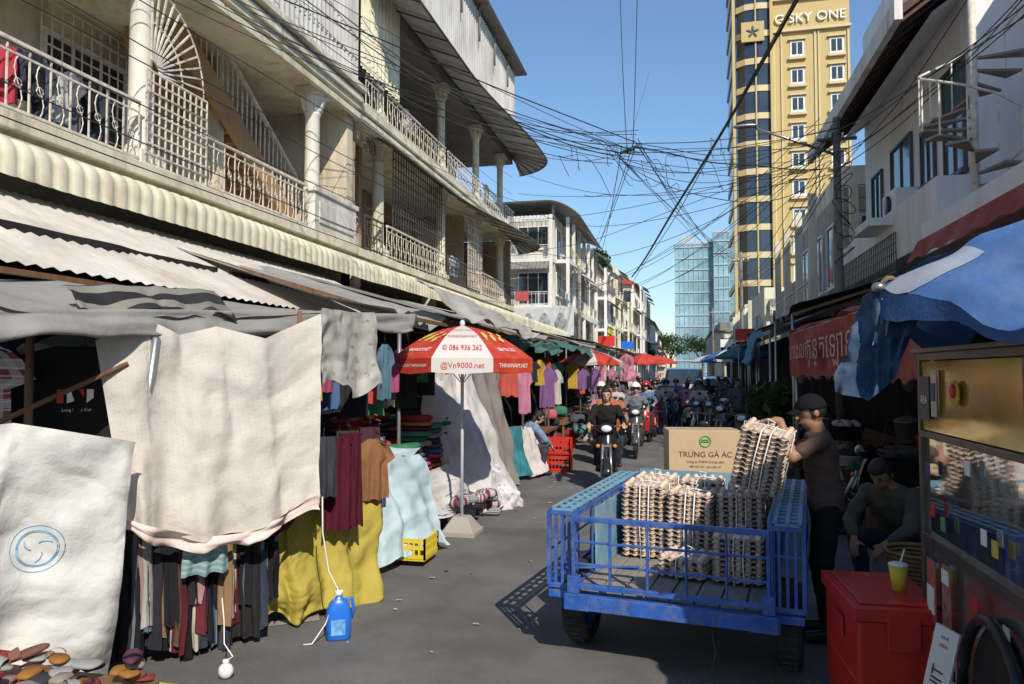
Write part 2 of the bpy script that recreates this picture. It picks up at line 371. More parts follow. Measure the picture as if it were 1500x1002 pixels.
def grille(par,face,a,b,z0,z1,pos,mat,sp=.15,nm='window_grille'):
    mb=MB(); P=(lambda s,z:(s,pos,z)) if face=='S' else (lambda s,z:(pos,s,z))
    n=int((b-a)/sp)
    for i in range(n+1): q=a+(b-a)*i/n; mb.bar(P(q,z0),P(q,z1),.018)
    n=int((z1-z0)/(sp*1.2))
    for i in range(n+1): q=z0+(z1-z0)*i/n; mb.bar(P(a,q),P(b,q),.02)
    return part(par,nm,mb,mat)
def scallop_awning(par,y0,y1,x=-6.5,z=4.0):
    mb=MB(); sp=.2; n=int((y1-y0)/sp*6)
    def fn(u,v):
        y=y0+(y1-y0)*u; r=abs(math.sin(pi*(y-y0)/sp))**.7
        if v<.3: t=v/.3; px=.30*t; pz=-.05*t
        elif v<.7: t=(v-.3)/.4*pi/2; px=.30+.19*math.sin(t); pz=-.05-.19*(1-math.cos(t))
        else: t=(v-.7)/.3; px=.49; pz=-.24-.20*t
        w_=.02*noise.noise(V((y*.7,v,0)))
        o=.026*r*(0.6+min(1,v*1.6)*.5); sc=(.03*r if v>.99 else 0)
        return V((x+px+o+w_,y,z+pz+o*.5+w_-sc))
    mb.grid(fn,n,14,sm=True); return part(par,'awning',mb,CREAMTIN)
# --- building A
A=thing('apartment_building','cream stuccoed apartment building with ornate balcony railings and outside stair','building',(-8.8,7,0))
mb=MB(); mb.box(-12,-8.8,-2,14,0,10.6); mb.box(-8.8,-6.62,13.75,14,4.3,7.1); mb.box(-8.8,-7.6,10.9,11.05,4.3,7.1); part(A,'wall',mb,WALLY)
mb=MB(); mb.box(-8.8,-6.56,-2,14.02,3.98,4.3); mb.box(-6.56,-6.45,-2,14.02,4.16,4.34); mb.box(-6.56,-6.5,-2,14.02,4.03,4.1); part(A,'balcony_slab',mb,CREAM,bev=.012)
mb=MB(); mb.box(-8.8,-6.55,-2,14.02,7.1,7.5); mb.box(-6.55,-6.44,-2,14.02,7.18,7.5); mb.box(-6.44,-6.38,-2,14.02,7.3,7.44); mb.box(-6.55,-6.3,-2,14.02,7.505,7.62); mb.box(-6.55,-6.45,-2,14.02,6.98,7.1); part(A,'cornice',mb,CREAM,bev=.012)
mb=MB(); corr(mb,(-6.5,8.6,7.62),(-6.5,14,7.62),(-6.5,14,10.8),(-6.5,8.6,10.8),.16,.025); corr(mb,(-8.8,14,7.62),(-6.5,14,7.62),(-6.5,14,10.8),(-8.8,14,10.8),.16,.025); part(A,'metal_cladding',mb,TIN)
mb=MB(); mb.box(-8.8,-6.4,-2,14,10.85,11.0); part(A,'roof',mb,TIND)
mb=MB(); mb.box(-8.8,-8.72,-2,14,.12,3.9); part(A,'shop_front',mb,SHUT)
for y in(3.4,8.07,12.6): column(A,-6.78,y,4.3,7.1,WHITEP,.17)
scallop_awning(A,-2,14.1)
railing(A,(-6.6,3.6),(-6.6,7.85),4.34,5.12,IRON,.13); railing(A,(-6.6,9.1),(-6.6,12.1),4.34,5.12,IRON,.13)
mb=MB(); mb.box(-6.66,-6.5,12.2,13.95,4.345,5.05); mb.box(-6.5,-6.47,12.35,13.8,4.5,4.9); mb.box(-6.7,-6.46,12.15,14,5.05,5.14); part(A,'parapet_panel',mb,WHITEP,bev=.01)
mb=MB(); c=V((-6.52,7.95,5.55))
for i in range(13):
    a=i*pi/2/12; mb.bar(c+V((0,.15*math.cos(a),.15*math.sin(a))),c+V((0,1.05*math.cos(a),1.15*math.sin(a))),.022)
for r in(.15,.6,1.05): mb.tube([c+V((0,r*math.cos(a),r*1.07*math.sin(a))) for a in[k*pi/2/10 for k in range(11)]],.014,4)
part(A,'sunburst_grille',mb,IRON)
grille(A,'E',7.85,9.05,4.36,5.55,-6.5,IRON,.11,'lattice_screen')
grille(A,'E',5.2,7.6,4.5,7.0,-8.68,IRON,.17); grille(A,'E',8.4,10.2,4.5,7.0,-8.68,IRON,.17)
window(A,'E',5.3,7.5,4.6,6.6,-8.78,WFR,GLASSD,bars=3); window(A,'E',8.5,10.1,4.6,6.6,-8.78,WFR,GLASSD,bars=2)
window(A,'E',12.1,12.9,4.35,6.4,-8.78,M('blue_frame',(.25,.4,.45),.6),GLASSD,bars=1,name='door')
S=MB(); k=16
for i in range(k):
    t=i/k; y=9.7+3.3*t; z=7.05-2.3*t; S.box(-8.3,-7.5,y,y+.24,z-.14,z)
for x in(-8.32,-7.48):
    S.add([(x-.05,9.6,7.3),(x+.05,9.6,7.3),(x+.05,13.2,4.85),(x-.05,13.2,4.85),(x-.05,9.6,6.8),(x+.05,9.6,6.8),(x+.05,13.2,4.4),(x-.05,13.2,4.4)],[(0,1,2,3),(4,7,6,5),(0,4,5,1),(2,6,7,3),(1,5,6,2),(0,3,7,4)])
st=part(A,'staircase',S,BROWNM)
S=MB(); S.bar((-7.44,9.6,8.0),(-7.44,13.2,5.6),.06)
for i in range(26): t=i/25; y=9.6+3.6*t; S.bar((-7.44,y,7.28-2.42*t),(-7.44,y,8.0-2.4*t),.02)
part(st,'handrail',S,IRON)
cl=[(.03,.03,.04),(.06,.07,.1),(.5,.5,.5),(.12,.12,.15),(.02,.02,.02),(.04,.05,.07),(.25,.3,.35),(.45,.05,.08),(.05,.05,.09)]
for i in range(15):
    garment((-6.88,4.9+i*.18,5.20+random.uniform(-.07,.05)),random.uniform(.22,.42),random.uniform(.45,.7),1.3+random.uniform(-.9,.4),F(cl[i%9]),'laundry shirt drying behind the balcony railing',seed=i,group='laundry drying on the balcony',shirt=i%2==0,thick=.025)
# --- building B
B=thing('apartment_building','weathered cream building with columned balconies and corrugated metal top storey','building',(-9,21,0))
mb=MB(); mb.box(-13,-9,14.1,28.8,0,13.6); mb.box(-9,-6.7,14.1,14.3,.12,10.3); mb.box(-9,-6.7,28.6,28.8,.12,7); mb.box(-8.99,-7.3,15.8,15.95,4.3,7.0); mb.box(-8.99,-7.2,23.8,23.95,4.3,7); part(B,'wall',mb,BROWNW)
for z0,z1 in((3.98,4.3),(7.05,7.4)):
    mb=MB(); mb.box(-9,-6.6,14.12,28.8,z0,z1); mb.box(-6.6,-6.5,14.12,28.8,z1-.14,z1+.03); mb.box(-6.6,-6.54,14.12,28.8,z0+.05,z0+.14); part(B,'balcony_slab',mb,CREAM,bev=.012)
for y in(15.7,20.2,23.9,27.3):
    column(B,-6.78,y,4.3,7.05,CREAM,.16); column(B,-6.78,y,7.4,10.1,CREAM,.14)
ys=[14.3,15.5,20.0,23.7,27.1,28.8]
for i in range(5):
    railing(B,(-6.58,ys[i]+.25),(-6.58,ys[i+1]),4.33,5.1,IRON if i%2 else DIRON,.15); railing(B,(-6.58,ys[i]+.25),(-6.58,ys[i+1]),7.43,8.15,WHITEP if i!=1 else IRON,.15)
for z in(4.35,7.45):
    for y in(16.6,21,24.6):
        window(B,'E',y,y+.9,z,z+2.1,-8.99,BROWNM,DARK,name='door',bars=1); window(B,'E',y+1.4,y+2.6,z+.7,z+2.0,-8.99,BROWNM,GLASSD,bars=2)
grille(B,'E',16.2,19.8,5.15,7.0,-6.62,DIRON,.17,'balcony_grille'); grille(B,'E',21.9,23.5,4.4,6.6,-6.45,IRON,.2,'lattice_screen')
mb=MB(); corr(mb,(-6.55,14.2,8.2),(-6.55,16.4,8.2),(-6.55,16.4,12.5),(-6.55,14.2,12.5),.2,.03); part(B,'cream_cladding',mb,CREAMTIN)
def canopy(par,z,out,oe,drop,mat):
    path=[(V((-6.6,y,0)),V((1,0,0))) for y in[14.2+i*.5 for i in range(28)]]
    for i in range(1,13):
        a=i*pi/2/12; path.append((V((-6.6,27.7,0))+V((0,.9*i/12,0)),V((math.cos(a),math.sin(a)*.9,0))))
    mb=MB(); n=len(path)
    def O(p): s=min(1,max(0,(p.y-19)/8)); s=s*s*(3-2*s); return out+(oe-out)*s
    def fn(u,v):
        x=u*(n-1);i=min(int(x),n-2);f=x-i; p=path[i][0].lerp(path[i+1][0],f); d=path[i][1].lerp(path[i+1][1],f)
        return p+d*O(p)*v+V((0,0,z-drop*v+.015*math.sin(x*12)))
    mb.grid(fn,(n-1)*5,3,sm=False)
    o=part(par,'canopy',mb,mat)
    mb=MB()
    for i in range(0,n,2):
        p,d=path[i]; mb.bar(p+V((0,0,z-.1)),p+d*O(p)+V((0,0,z-drop-.06)),.03)
    pts=[p+d*O(p)+V((0,0,z-drop-.03)) for p,d in path]; mb.tube(pts,.03,5); part(o,'frame',mb,DIRON)
canopy(B,7.08,.55,1.25,.42,TIN); canopy(B,10.45,1.0,1.55,.45,TIN)
mb=MB(); corr(mb,(-6.5,16.2,10.5),(-6.5,28.6,10.5),(-6.5,28.6,13.7),(-6.5,16.2,13.7),.2,.03); corr(mb,(-6.5,28.6,10.5),(-9,28.6,10.5),(-9,28.6,13.7),(-6.5,28.6,13.7),.2,.03); part(B,'metal_cladding',mb,TIN)
mb=MB(); mb.box(-9,-6.62,14.1,28.8,10.12,10.4); mb.box(-13,-6.2,13.9,29.1,13.85,13.98); part(B,'roof',mb,TIND)
mb=MB(); mb.tube([(-6.15,13.9,13.9),(-6.15,29.1,13.9)],.07,8); 
for y in range(15,29,2): mb.cyl((-6.4,y,13.85),(-6.4,y,12.6),.03)
part(B,'gutter',mb,TIND)
mb=MB(); mb.box(-9,-8.9,14.3,28.6,.12,3.9); part(B,'shop_front',mb,SHUT)
scallop_awning(B,14.15,40)
for y in(14.1,19,24,28.7):
    mb=MB(); mb.box(-6.9,-6.6,y,y+.3,.12,3.9); part(B,'ground_floor_post',mb,WALLY)
mb=MB()
for k in range(3):
    c=V((-6.45,14.0+k*.32,6.55)); mb.tube([c+V((0,.15*math.cos(a),.15*math.sin(a))) for a in[j*pi/6 for j in range(13)]],.014,4); mb.tube([c+V((0,.08*math.cos(a),.08*math.sin(a))) for a in[j*pi/6 for j in range(13)]],.012,4)
part(B,'scroll_ornament',mb,DIRON)
for i,(y,z,m) in enumerate(((21.2,5.15,(.5,.5,.5)),(21.6,5.15,(.1,.2,.3)),(25,5.2,(.4,.1,.1)),(17.4,8.3,(.5,.45,.4)),(17.9,8.3,(.1,.1,.12)),(25.2,8.3,(.3,.35,.4)))):
    garment((-6.75,y,z+.1),.4,.6,1.4,F(m),'laundry shirt drying behind the balcony railing',seed=i+400,group='laundry drying on the balcony')
LEAF=M('leaf_green',(.05,.11,.03),.6,var=.5,scale=8,bump=0,trans=.25)
def leaves(mb,c,r,n,s):
    for i in range(n):
        d=V((random.gauss(0,1),random.gauss(0,1),random.gauss(0,1))).normalized()*random.random()**.4; p=V(c)+V((d.x*r[0],d.y*r[1],d.z*r[2]))
        a=V((random.gauss(0,1),random.gauss(0,1),random.gauss(0,.6))).normalized()*s*random.uniform(.6,1.3); b=a.cross(V((random.random(),random.random(),1))).normalized()*s*.4
        mb.add([p-a*.5,p+b,p+a*.5,p-b],[(0,1,2,3)])
for x,y,z in((-6.9,16.8,4.3),(-6.95,24.6,7.4),(-6.95,26.1,7.4)):
    o=thing('potted_plant','small green potted plant standing on a balcony','plant',(x,y,z),0,'potted plants')
    mb=MB(); mb.lathe([(.1,0),(.14,.22),(.15,.24)],(x,y,z),12); part(o,'pot',mb,BROWNM); mb=MB(); leaves(mb,(x,y,z+.5),(.2,.25,.28),110,.12); part(o,'foliage',mb,LEAF)
# --- generic far buildings
def gen(label,x0,x1,y0,y1,h,fl,mat,faces,slab=CREAM,roof=TIND,bal=True,gl=GLASSD,roofk='flat',wn=1.1,rail=IRON,step=2.6,clutter=False):
    b=thing('building',label,'building',((x0+x1)/2,(y0+y1)/2,0))
    mb=MB(); mb.box(x0,x1,y0,y1,0,h); part(b,'wall',mb,mat)
    fh=h/fl; rg=random.Random(int(y0*10))
    for f in faces:
        if f=='S': a0,a1,pos=x0,x1,y0
        elif f=='E': a0,a1,pos=y0,y1,x1
        else: a0,a1,pos=y0,y1,x0
        n=max(1,int((a1-a0)/step)); bw=(a1-a0)/n
        for k in range(1,fl):
            z=k*fh
            if bal:
                mb=MB(); d=.9
                if f=='S': mb.box(a0,a1,pos-d,pos,z-.12,z+.1)
                elif f=='E': mb.box(pos,pos+d,a0,a1,z-.12,z+.1)
                else: mb.box(pos-d,pos,a0,a1,z-.12,z+.1)
                part(b,'balcony_slab',mb,slab)
                if f=='S': railing(b,(a0,pos-d+.05),(a1,pos-d+.05),z+.1,z+.9,rail,.25,False)
                elif f=='E': railing(b,(pos+d-.05,a0),(pos+d-.05,a1),z+.1,z+.9,rail,.25,False)
                else: railing(b,(pos-d+.05,a0),(pos-d+.05,a1),z+.1,z+.9,rail,.25,False)
                if clutter:
                    for i in range(n+1):
                        q=a0+(a1-a0)*i/n; q=min(max(q,a0+.1),a1-.1); mb=MB()
                        if f=='S': mb.box(q-.1,q+.1,pos-d,pos-d+.2,z+.1,z+fh-.12)
                        elif f=='E': mb.box(pos+d-.2,pos+d,q-.1,q+.1,z+.1,z+fh-.12)
                        else: mb.box(pos-d,pos-d+.2,q-.1,q+.1,z+.1,z+fh-.12)
                        part(b,'pillar',mb,slab)
                    for i in range(n):
                        q0=a0+bw*i+.15;q1=q0+bw-.3; zz=z+fh-.15
                        if f=='W': continue
                        if rg.random()<.6:
                            m_=rg.choice([TIN,TIND,CREAMTIN,TARPG]); mb=MB()
                            if f=='S': corr(mb,(q0,pos-d,zz),(q1,pos-d,zz),(q1,pos-d-.8,zz-.5),(q0,pos-d-.8,zz-.5),.25,.02)
                            else: corr(mb,(pos+d,q0,zz),(pos+d,q1,zz),(pos+d+.8,q1,zz-.5),(pos+d+.8,q0,zz-.5),.25,.02)
                            part(b,'tin_canopy',mb,m_)
                        if rg.random()<.4:
                            if f=='S': grille(b,'S',q0,q1,z+.9,zz,pos-d+.06,DIRON,.25,'balcony_grille')
                            else: grille(b,'E',q0,q1,z+.9,zz,pos+d-.06,DIRON,.25,'balcony_grille')
                        if rg.random()<.5:
                            mb=MB(); cc=rg.choice([(.5,.1,.1),(.5,.5,.5),(.1,.15,.3),(.4,.35,.1)])
                            if f=='S': mb.grid(lambda u,v:V((q0+.3+.8*u,pos-d-.03-.02*math.sin(u*12),z+.95-.6*v)),8,3)
                            else: mb.grid(lambda u,v:V((pos+d+.03+.02*math.sin(u*12),q0+.3+.8*u,z+.95-.6*v)),8,3)
                            part(b,'hanging_cloth',mb,F(cc))
            for i in range(n):
                c=a0+bw*(i+.5); ww=min(wn,bw*.36)
                window(b,f,c-ww,c+ww,z+(.15 if (i+k)%3==0 and bal else .8),z+fh*.78,pos,WFR,gl,.07,bars=1+(i%2))
    mb=MB()
    if roofk=='gable':
        xm=(x0+x1)/2; mb.add([(x0-.5,y0-.5,h),(x1+.5,y0-.5,h),(xm,y0-.5,h+2.4),(x0-.5,y1+.5,h),(x1+.5,y1+.5,h),(xm,y1+.5,h+2.4)],[(0,1,2),(3,5,4),(0,2,5,3),(1,4,5,2),(0,3,4,1)])
    elif roofk=='canopy':
        mb.grid(lambda u,v:V((x0-.5+(x1-x0+1.9)*u,y0-.9+(y1-y0+1.2)*v,h+.95-.75*max(0,u-.75)**2*16-.25*max(0,.12-v)*6+.02*math.sin(v*120))),24,90,sm=False)
        for yy in(y0+.1,(y0+y1)/2,y1-.1): mb.box(x1-.2,x1-.05,yy,yy+.12,h,h+.7)
        mb.box(x0,x0+.15,y0+.1,y0+.2,h,h+.8); mb.box(x0+2,x0+2.15,y0+.1,y0+.2,h,h+.8)
    elif roofk=='parapet': mb.box(x0,x1,y0,y0+.15,h,h+.6); mb.box(x0,x0+.15,y0+.15,y1,h,h+.6)
    else: mb.box(x0-.3,x1+.3,y0-.3,y1+.3,h,h+.25); mb.box(x0+1,x1-1,y0+1,y1-1,h+.25,h+1.6)
    part(b,'roof',mb,roof); return b
Cb=gen('aged whitish four-storey building with railed balconies and rooftop tin canopy',-13,-7.6,44.6,60,11.4,4,AGED,'SE',WHITEP,TIN,roofk='canopy',rail=WHITEP,clutter=True,step=2.2)
gen('cream walk-up building with balconies full of awnings',-12.5,-6.9,60.3,66.5,10.4,4,CREAM,'SE',WHITEW,clutter=True)
gen('ochre five-storey building with shaded balconies',-13,-6.8,67,76,11.6,4,M('ochre_wall',(.56,.40,.22),.8,dirt=(.27,.2,.12),da=.7,streak=.8),'SE',CREAM,clutter=True)
gen('pale yellow building with grey balconies',-12,-6.3,78,92,9.2,3,CREAM,'SE',CREAM,clutter=True)
RTM=M('red_roof_tiles',(.36,.06,.04),.8,dirt=(.2,.05,.04))
gen('cream building with red tiled gable roof',-14,-5.9,94,120,12.8,4,CREAM,'SE',WHITEW,RTM,roofk='gable',clutter=True)
gen('white low building with red roof',-12,-4.9,124,150,10,3,WHITEW,'SE',WHITEW,RTM,roofk='gable')
bn=thing('banner','white shop banner with grey portraits hung across the first floor','banner',(-8.6,43.3,4))
mb=MB(); mb.grid(lambda u,v:V((-11.6+5.4*u,43.1-.05*math.sin(u*9),5.6-1.7*v)),20,6); part(bn,'canvas',mb,F((.62,.62,.60),None,(.4,.4,.38)))
for i in range(5):
    mb=MB(); x=-10.9+i*.98; mb.add([(x+.36*math.cos(a)*(1 if math.sin(a)<.2 else .7),43.0,4.75+.52*math.sin(a)) for a in[2*pi*j/16 for j in range(16)]],[tuple(range(16))]); part(bn,'printed_portrait',mb,M('grey_print',(.30,.30,.31),.8,var=.6,scale=4))
bn=thing('shop_sign','yellow and green shop signboard on the corner','sign',(-5.9,62,4.2)); mb=MB(); mb.box(-5.95,-5.85,60.6,64.5,4.2,5.4); part(bn,'panel',mb,YEL); mb=MB(); mb.box(-5.98,-5.8,60.4,64.6,4.1,4.2); mb.box(-5.98,-5.8,60.4,64.6,5.4,5.5); part(bn,'frame',mb,LOGOG)
# ------------------------------------------------------------ tower
GOLD=M('golden_tower_paint',(.50,.375,.155),.6,var=.06,scale=.3,bump=.05,dirt=(.40,.29,.12),da=.4,ds=.3)
GOLDD=M('dark_gold_trim',(.34,.25,.09),.6,var=.06)
GL2=M('black_tower_glass',(.02,.03,.045),.08,var=.4,scale=.4,bump=0,spec=1)
LG=M('pale_gold_trim',(.58,.48,.28),.6,var=.05)
T=thing('hotel_tower','tall golden hotel tower with a dark curved glass bay','tower',(12,92,0))
mb=MB(); mb.box(10.1,18.6,88,100,0,53); part(T,'wall',mb,GOLD)
mb=MB(); prof=[(6.1,92),(6.15,90),(6.5,88.6),(7.3,87.9),(8.8,87.7),(10.1,87.9)]
def wall_loop(pr,z0,z1,off=0):
    n=len(pr); vs=[(x,y-off,z) for z in(z0,z1) for x,y in pr]+[(pr[0][0],100,z0),(pr[-1][0],100,z0),(pr[0][0],100,z1),(pr[-1][0],100,z1)]
    fs=[(i,i+1,n+i+1,n+i) for i in range(n-1)]+[(2*n,0,n,2*n+2)]; fs.append(tuple([n+i for i in range(n)]+[2*n+3,2*n+2])); fs.append(tuple([i for i in range(n-1,-1,-1)]+[2*n,2*n+1])); return vs,fs
mb.add(*wall_loop(prof,0,56)); part(T,'glass_bay',mb,GL2)
for k in range(17):
    z=3.2*k+1.9
    if z>55: break
    mb=MB(); pr=[(x-.12 if x<7 else x,y-.12) for x,y in prof]
    mb.add(*wall_loop(pr,z,z+.7)); part(T,'bay_band',mb,LG)
for x in(6.0,10.15):
    mb=MB(); mb.box(x-.12,x+.2,87.35,88.4,0,56); part(T,'pilaster',mb,GOLD)
mb=MB(); mb.box(8.4,8.55,87.5,87.7,0,56); part(T,'pilaster',mb,GOLD)
for k in range(13):
    z=8.9+3.2*k
    if z>39: break
    for x in(13.0,17.2):
        window(T,'S',x-.75,x+.75,z,z+1.75,87.99,WFR,GLASSD,.18,bars=1)
        mb=MB(); mb.box(x-.95,x+.95,87.7,87.98,z+1.85,z+2.02); part(T,'window_hood',mb,LG)
        mb=MB(); mb.box(x-.95,x+.95,87.65,87.98,z-.42,z-.12); part(T,'window_ledge',mb,LG)
for x in(10.5,11.3,14.9,15.3,18.4):
    mb=MB(); mb.box(x-.08,x+.08,87.85,87.99,3,40.4); part(T,'facade_rib',mb,LG)
for z in(8,40.5,44.2):
    mb=MB(); mb.box(10.3,18.7,87.6,87.99,z,z+.3); part(T,'facade_band',mb,LG)
mb=MB(); mb.box(5.7,19,87.3,100.4,53.01,53.8); part(T,'roof_cornice',mb,GOLDD)
text(T,'G SKY ONE',1.5,(14.4,87.8,42.0),(1,0,0),(0,0,1),TEXTW,ex=.08)
mb=MB(); mb.box(6.9,9.4,87.3,87.55,39.6,41.9); part(T,'emblem_panel',mb,GOLD)
mb=MB()
for a in range(5):
    an=a*2*pi/5+pi/2; c=V((8.15,87.25,40.7)); d=V((math.cos(an),0,math.sin(an))); mb.ell(c+d*.4,(.14,.04,.36),8,R=Matrix.Rotation(-(an-pi/2),3,'Y'))
part(T,'flower_emblem',mb,M('navy_emblem',(.05,.06,.10),.5))
GLC=M('curtain_wall_glass',(.22,.37,.44),.12,var=.5,scale=.12,bump=.03,bs=.3,spec=1)
G=thing('office_block','blue glass office block with white floor lines','building',(6,205,0))
mb=MB(); mb.box(-1.9,8,200,220,0,35.5); mb.box(8,14.5,198,220,0,38); part(G,'glass_facade',mb,GLC)
MU=M('pale_mullion',(.4,.47,.5),.5); mb=MB()
for i in range(12): mb.box(-2,8,199.75,199.99,3*i+1.6,3*i+1.85); mb.box(8.02,14.6,197.75,197.99,3.1*i+1.6,3.1*i+1.85)
for i in range(9): mb.box(-1.9+i*1.24,-1.83+i*1.24,199.8,199.98,0,35.5)
for i in range(6): mb.box(8.05+i*1.25,8.12+i*1.25,197.8,197.98,0,38)
mb.box(-2.05,8.0,199.9,220,35.5,36); mb.box(8.0,14.7,197.9,220,38,38.6); mb.box(0,3,203,208,36,38.5)
part(G,'mullions',mb,MU)
# ------------------------------------------------------------ right buildings
R=thing('townhouse','white townhouse with cantilevered upper floors, tall windows and dark eave','building',(6,16,0))
mb=MB(); mb.box(4.6,12,13.0,20.3,3.9,7.6); mb.box(5.2,12,6,20.3,0,3.9); mb.box(4.0,4.6,13.0,20.3,3.9,4.9); mb.box(4.6,12,13.0,20.3,7.6,10.4)
mb.add([(4.0,20.3,7.6),(4.0,13,7.6),(8,13,10.4),(8,20.3,10.4)],[(0,1,2,3)]); part(R,'wall',mb,WHITEW)
mb=MB(); mb.add([(3.4,20.6,7.4),(3.4,12.6,7.4),(8,12.6,10.7),(8,20.6,10.7),(3.4,20.6,7.55),(3.4,12.6,7.55),(8,12.6,10.85),(8,20.6,10.85)],[(0,3,2,1),(4,5,6,7),(0,1,5,4),(1,2,6,5),(2,3,7,6),(3,0,4,7)])
for i in range(16): y=12.7+i*.5; mb.bar((3.45,y,7.36),(4.6,y,8.2),.05)
part(R,'roof',mb,M('brown_eave',(.10,.05,.04),.8))
mb=MB(); mb.box(3.3,3.42,12.5,20.8,7.3,7.62); part(R,'gutter',mb,WHITEP)
for y,z,w_,h_ in((13.4,5.1,1.0,1.9),(14.9,5.3,.8,1.1),(16.3,4.95,1.5,1.7),(18.6,5.3,.9,1.2)): window(R,'W',y,y+w_,z,z+h_,4.59,DIRON,GLASSB,.05,bars=1)
mb=MB(); mb.box(3.55,4.58,15.5,16.9,4.6,4.75); part(R,'ledge',mb,WHITEW)
mb=MB(); mb.box(3.75,5.38,7.5,12.99,3.6,3.94); mb.box(3.75,3.87,7.5,12.99,3.942,4.12); part(R,'terrace_slab',mb,WHITEW)
mb=MB(); mb.box(5.1,5.19,6,20,.12,3.2); part(R,'shop_front',mb,SHUT)
for y in(7.5,11,14.5,18):
    mb=MB(); mb.box(4.0,4.25,y,y+.25,.12,3.59); part(R,'ground_floor_post',mb,WALLY)
grille(R,'W',15.2,20.1,3.1,4.4,3.95,DIRON,.15,'iron_screen')
ac=thing('air_conditioner','white air conditioner unit on the townhouse wall','air conditioner',(4.3,16.0,4.78)); mb=MB(); mb.box(4.05,4.5,15.6,16.5,4.77,5.35); part(ac,'casing',mb,WPL,bev=.02)
mb=MB(); mb.lathe([(.22,0),(.22,.03),(.05,.04)],(4.04,16.05,5.06),16,R=Matrix.Rotation(-pi/2,3,'Y')); part(ac,'fan_grille',mb,BPL)
# spiral staircase
SP=thing('spiral_staircase','rusty white spiral staircase rising from the townhouse terrace','staircase',(4.0,11.4,3.95))
cx,cy=4.02,11.45; RS=.68
mb=MB(); mb.cyl((cx,cy,3.95),(cx,cy,7.6),.05,n=10); part(SP,'central_pole',mb,IRON)
mb=MB(); hr=[];bs=MB()
for i in range(14):
    a=-i*pi/6+.6; z=4.0+i*.165; d=V((math.cos(a),math.sin(a),0)); e=V((math.cos(a-pi/7.5),math.sin(a-pi/7.5),0)); c=V((cx,cy,z)); U=V((0,0,.035))
    mb.add([c+d*.05,c+d*RS,c+e*RS,c+e*.05,c+d*.05+U,c+d*RS+U,c+e*RS+U,c+e*.05+U],[(0,3,2,1),(4,5,6,7),(0,1,5,4),(1,2,6,5),(2,3,7,6),(3,0,4,7)])
    hr.append(c+d*RS+V((0,0,.75))); bs.bar(c+d*RS,c+d*RS+V((0,0,.75)),.018)
bs.tube(hr,.02,5)
part(SP,'steps',mb,M('rusty_dark_steps',(.30,.24,.19),.8,dirt=(.14,.08,.05),da=.8,ds=5)); part(SP,'handrail',bs,IRON)
R2=thing('townhouse','white rendered townhouse wall with window grilles and awning','building',(6,5,0))
mb=MB(); mb.box(5.4,12,-12,12.98,3.95,8.1); mb.box(5.3,12,-12,5.9,.0,3.94); part(R2,'wall',mb,WHITEW)
mb=MB(); mb.box(5.25,12,-12,12.99,8.101,8.25); part(R2,'roof',mb,TIND)
window(R2,'W',12.0,12.8,4.2,6.2,5.39,DIRON,GLASSD,.05,bars=1,name='door')
window(R2,'W',8.6,10.0,5.2,6.8,5.39,DIRON,GLASSB,.05,bars=2); grille(R2,'W',8.5,10.1,5.1,6.9,5.28,IRON,.14)
mb=MB(); mb.add([(4.3,7.0,6.3),(4.3,9.2,6.3),(5.4,9.2,6.9),(5.4,7.0,6.9),(4.3,7.0,6.24),(4.3,9.2,6.24),(5.4,9.2,6.84),(5.4,7.0,6.84)],[(0,1,2,3),(4,7,6,5),(0,4,5,1),(1,5,6,2),(2,6,7,3),(3,7,4,0)]); part(R2,'tin_canopy',mb,TIN)
gen('grey low building with railed balcony and dark windows',4.4,10,22.0,30,6.9,2,M('grey_wall',(.40,.36,.31),.8,dirt=(.14,.12,.09),da=.8,streak=.7),'WS',CREAM,rail=WHITEP,clutter=True,roofk='parapet',roof=CREAM)
gen('weathered brown shop building',4.9,10,30.4,40,5.2,2,BROWNW,'WS',CREAM,roofk='parapet',roof=BROWNW)
gen('cream shop building behind the street awnings',4.6,10,44.5,58,6.0,2,CREAM,'WS',CREAM,clutter=True,roofk='parapet',roof=CREAM)
gen('aged low building beside the tower',4.9,9,62,80,5,2,AGED,'WS',CREAM)
gen('low weathered shop building near the end',4.6,9,120,150,8,2,WALLY,'WS',CREAM)
# ------------------------------------------------------------ utility poles & cables
def pole(x,y,h,label,r=.12):
    p=thing('utility_pole',label,'utility pole',(x,y,0),0,'utility poles along the street'); mb=MB(); mb.tube([(x,y,0),(x,y,h)],[r,r*.6],10); part(p,'shaft',mb,POLEM)
    mb=MB(); mb.box(x-.4,x+.4,y-.03,y+.03,h-.5,h-.44); part(p,'crossarm',mb,DIRON)
    for k in(-.35,-.12,.12,.35): mb=MB(); mb.lathe([(.02,h-.44),(.035,h-.41),(.02,h-.38),(.03,h-.35),(.015,h-.32)],(x+k,y,0),8); part(p,'insulator',mb,WPL)
    mb=MB(); 
    for k in range(9):
        z=h-.9-k*.26; rr=.12+random.uniform(0,.12); mb.tube([(x+.1+rr*math.cos(a),y-.12+rr*.5*math.sin(a),z+.16*math.sin(a+k)) for a in[j*pi/6 for j in range(14)]],.01,4)
    part(p,'cable_coil',mb,CABLE); return p
pole(3.25,16.8,7.2,'weathered utility pole tangled with cables')
pole(3.0,40,8,'weathered utility pole further down the street'); pole(-5.9,43,8,'weathered utility pole beside the aged building'); pole(2.9,75,8,'weathered utility pole beside shop awnings')
lp=thing('street_lamp','street lamp arm fixed to the utility pole','street lamp',(3.1,16.6,6.4)); mb=MB(); mb.tube([(3.2,16.65,6.35),(2.4,16.5,6.65),(1.5,16.3,6.95)],.03,6); part(lp,'arm',mb,STEEL); mb=MB(); mb.ell((1.35,16.27,6.98),(.28,.09,.05)); part(lp,'lamp_head',mb,STEEL)
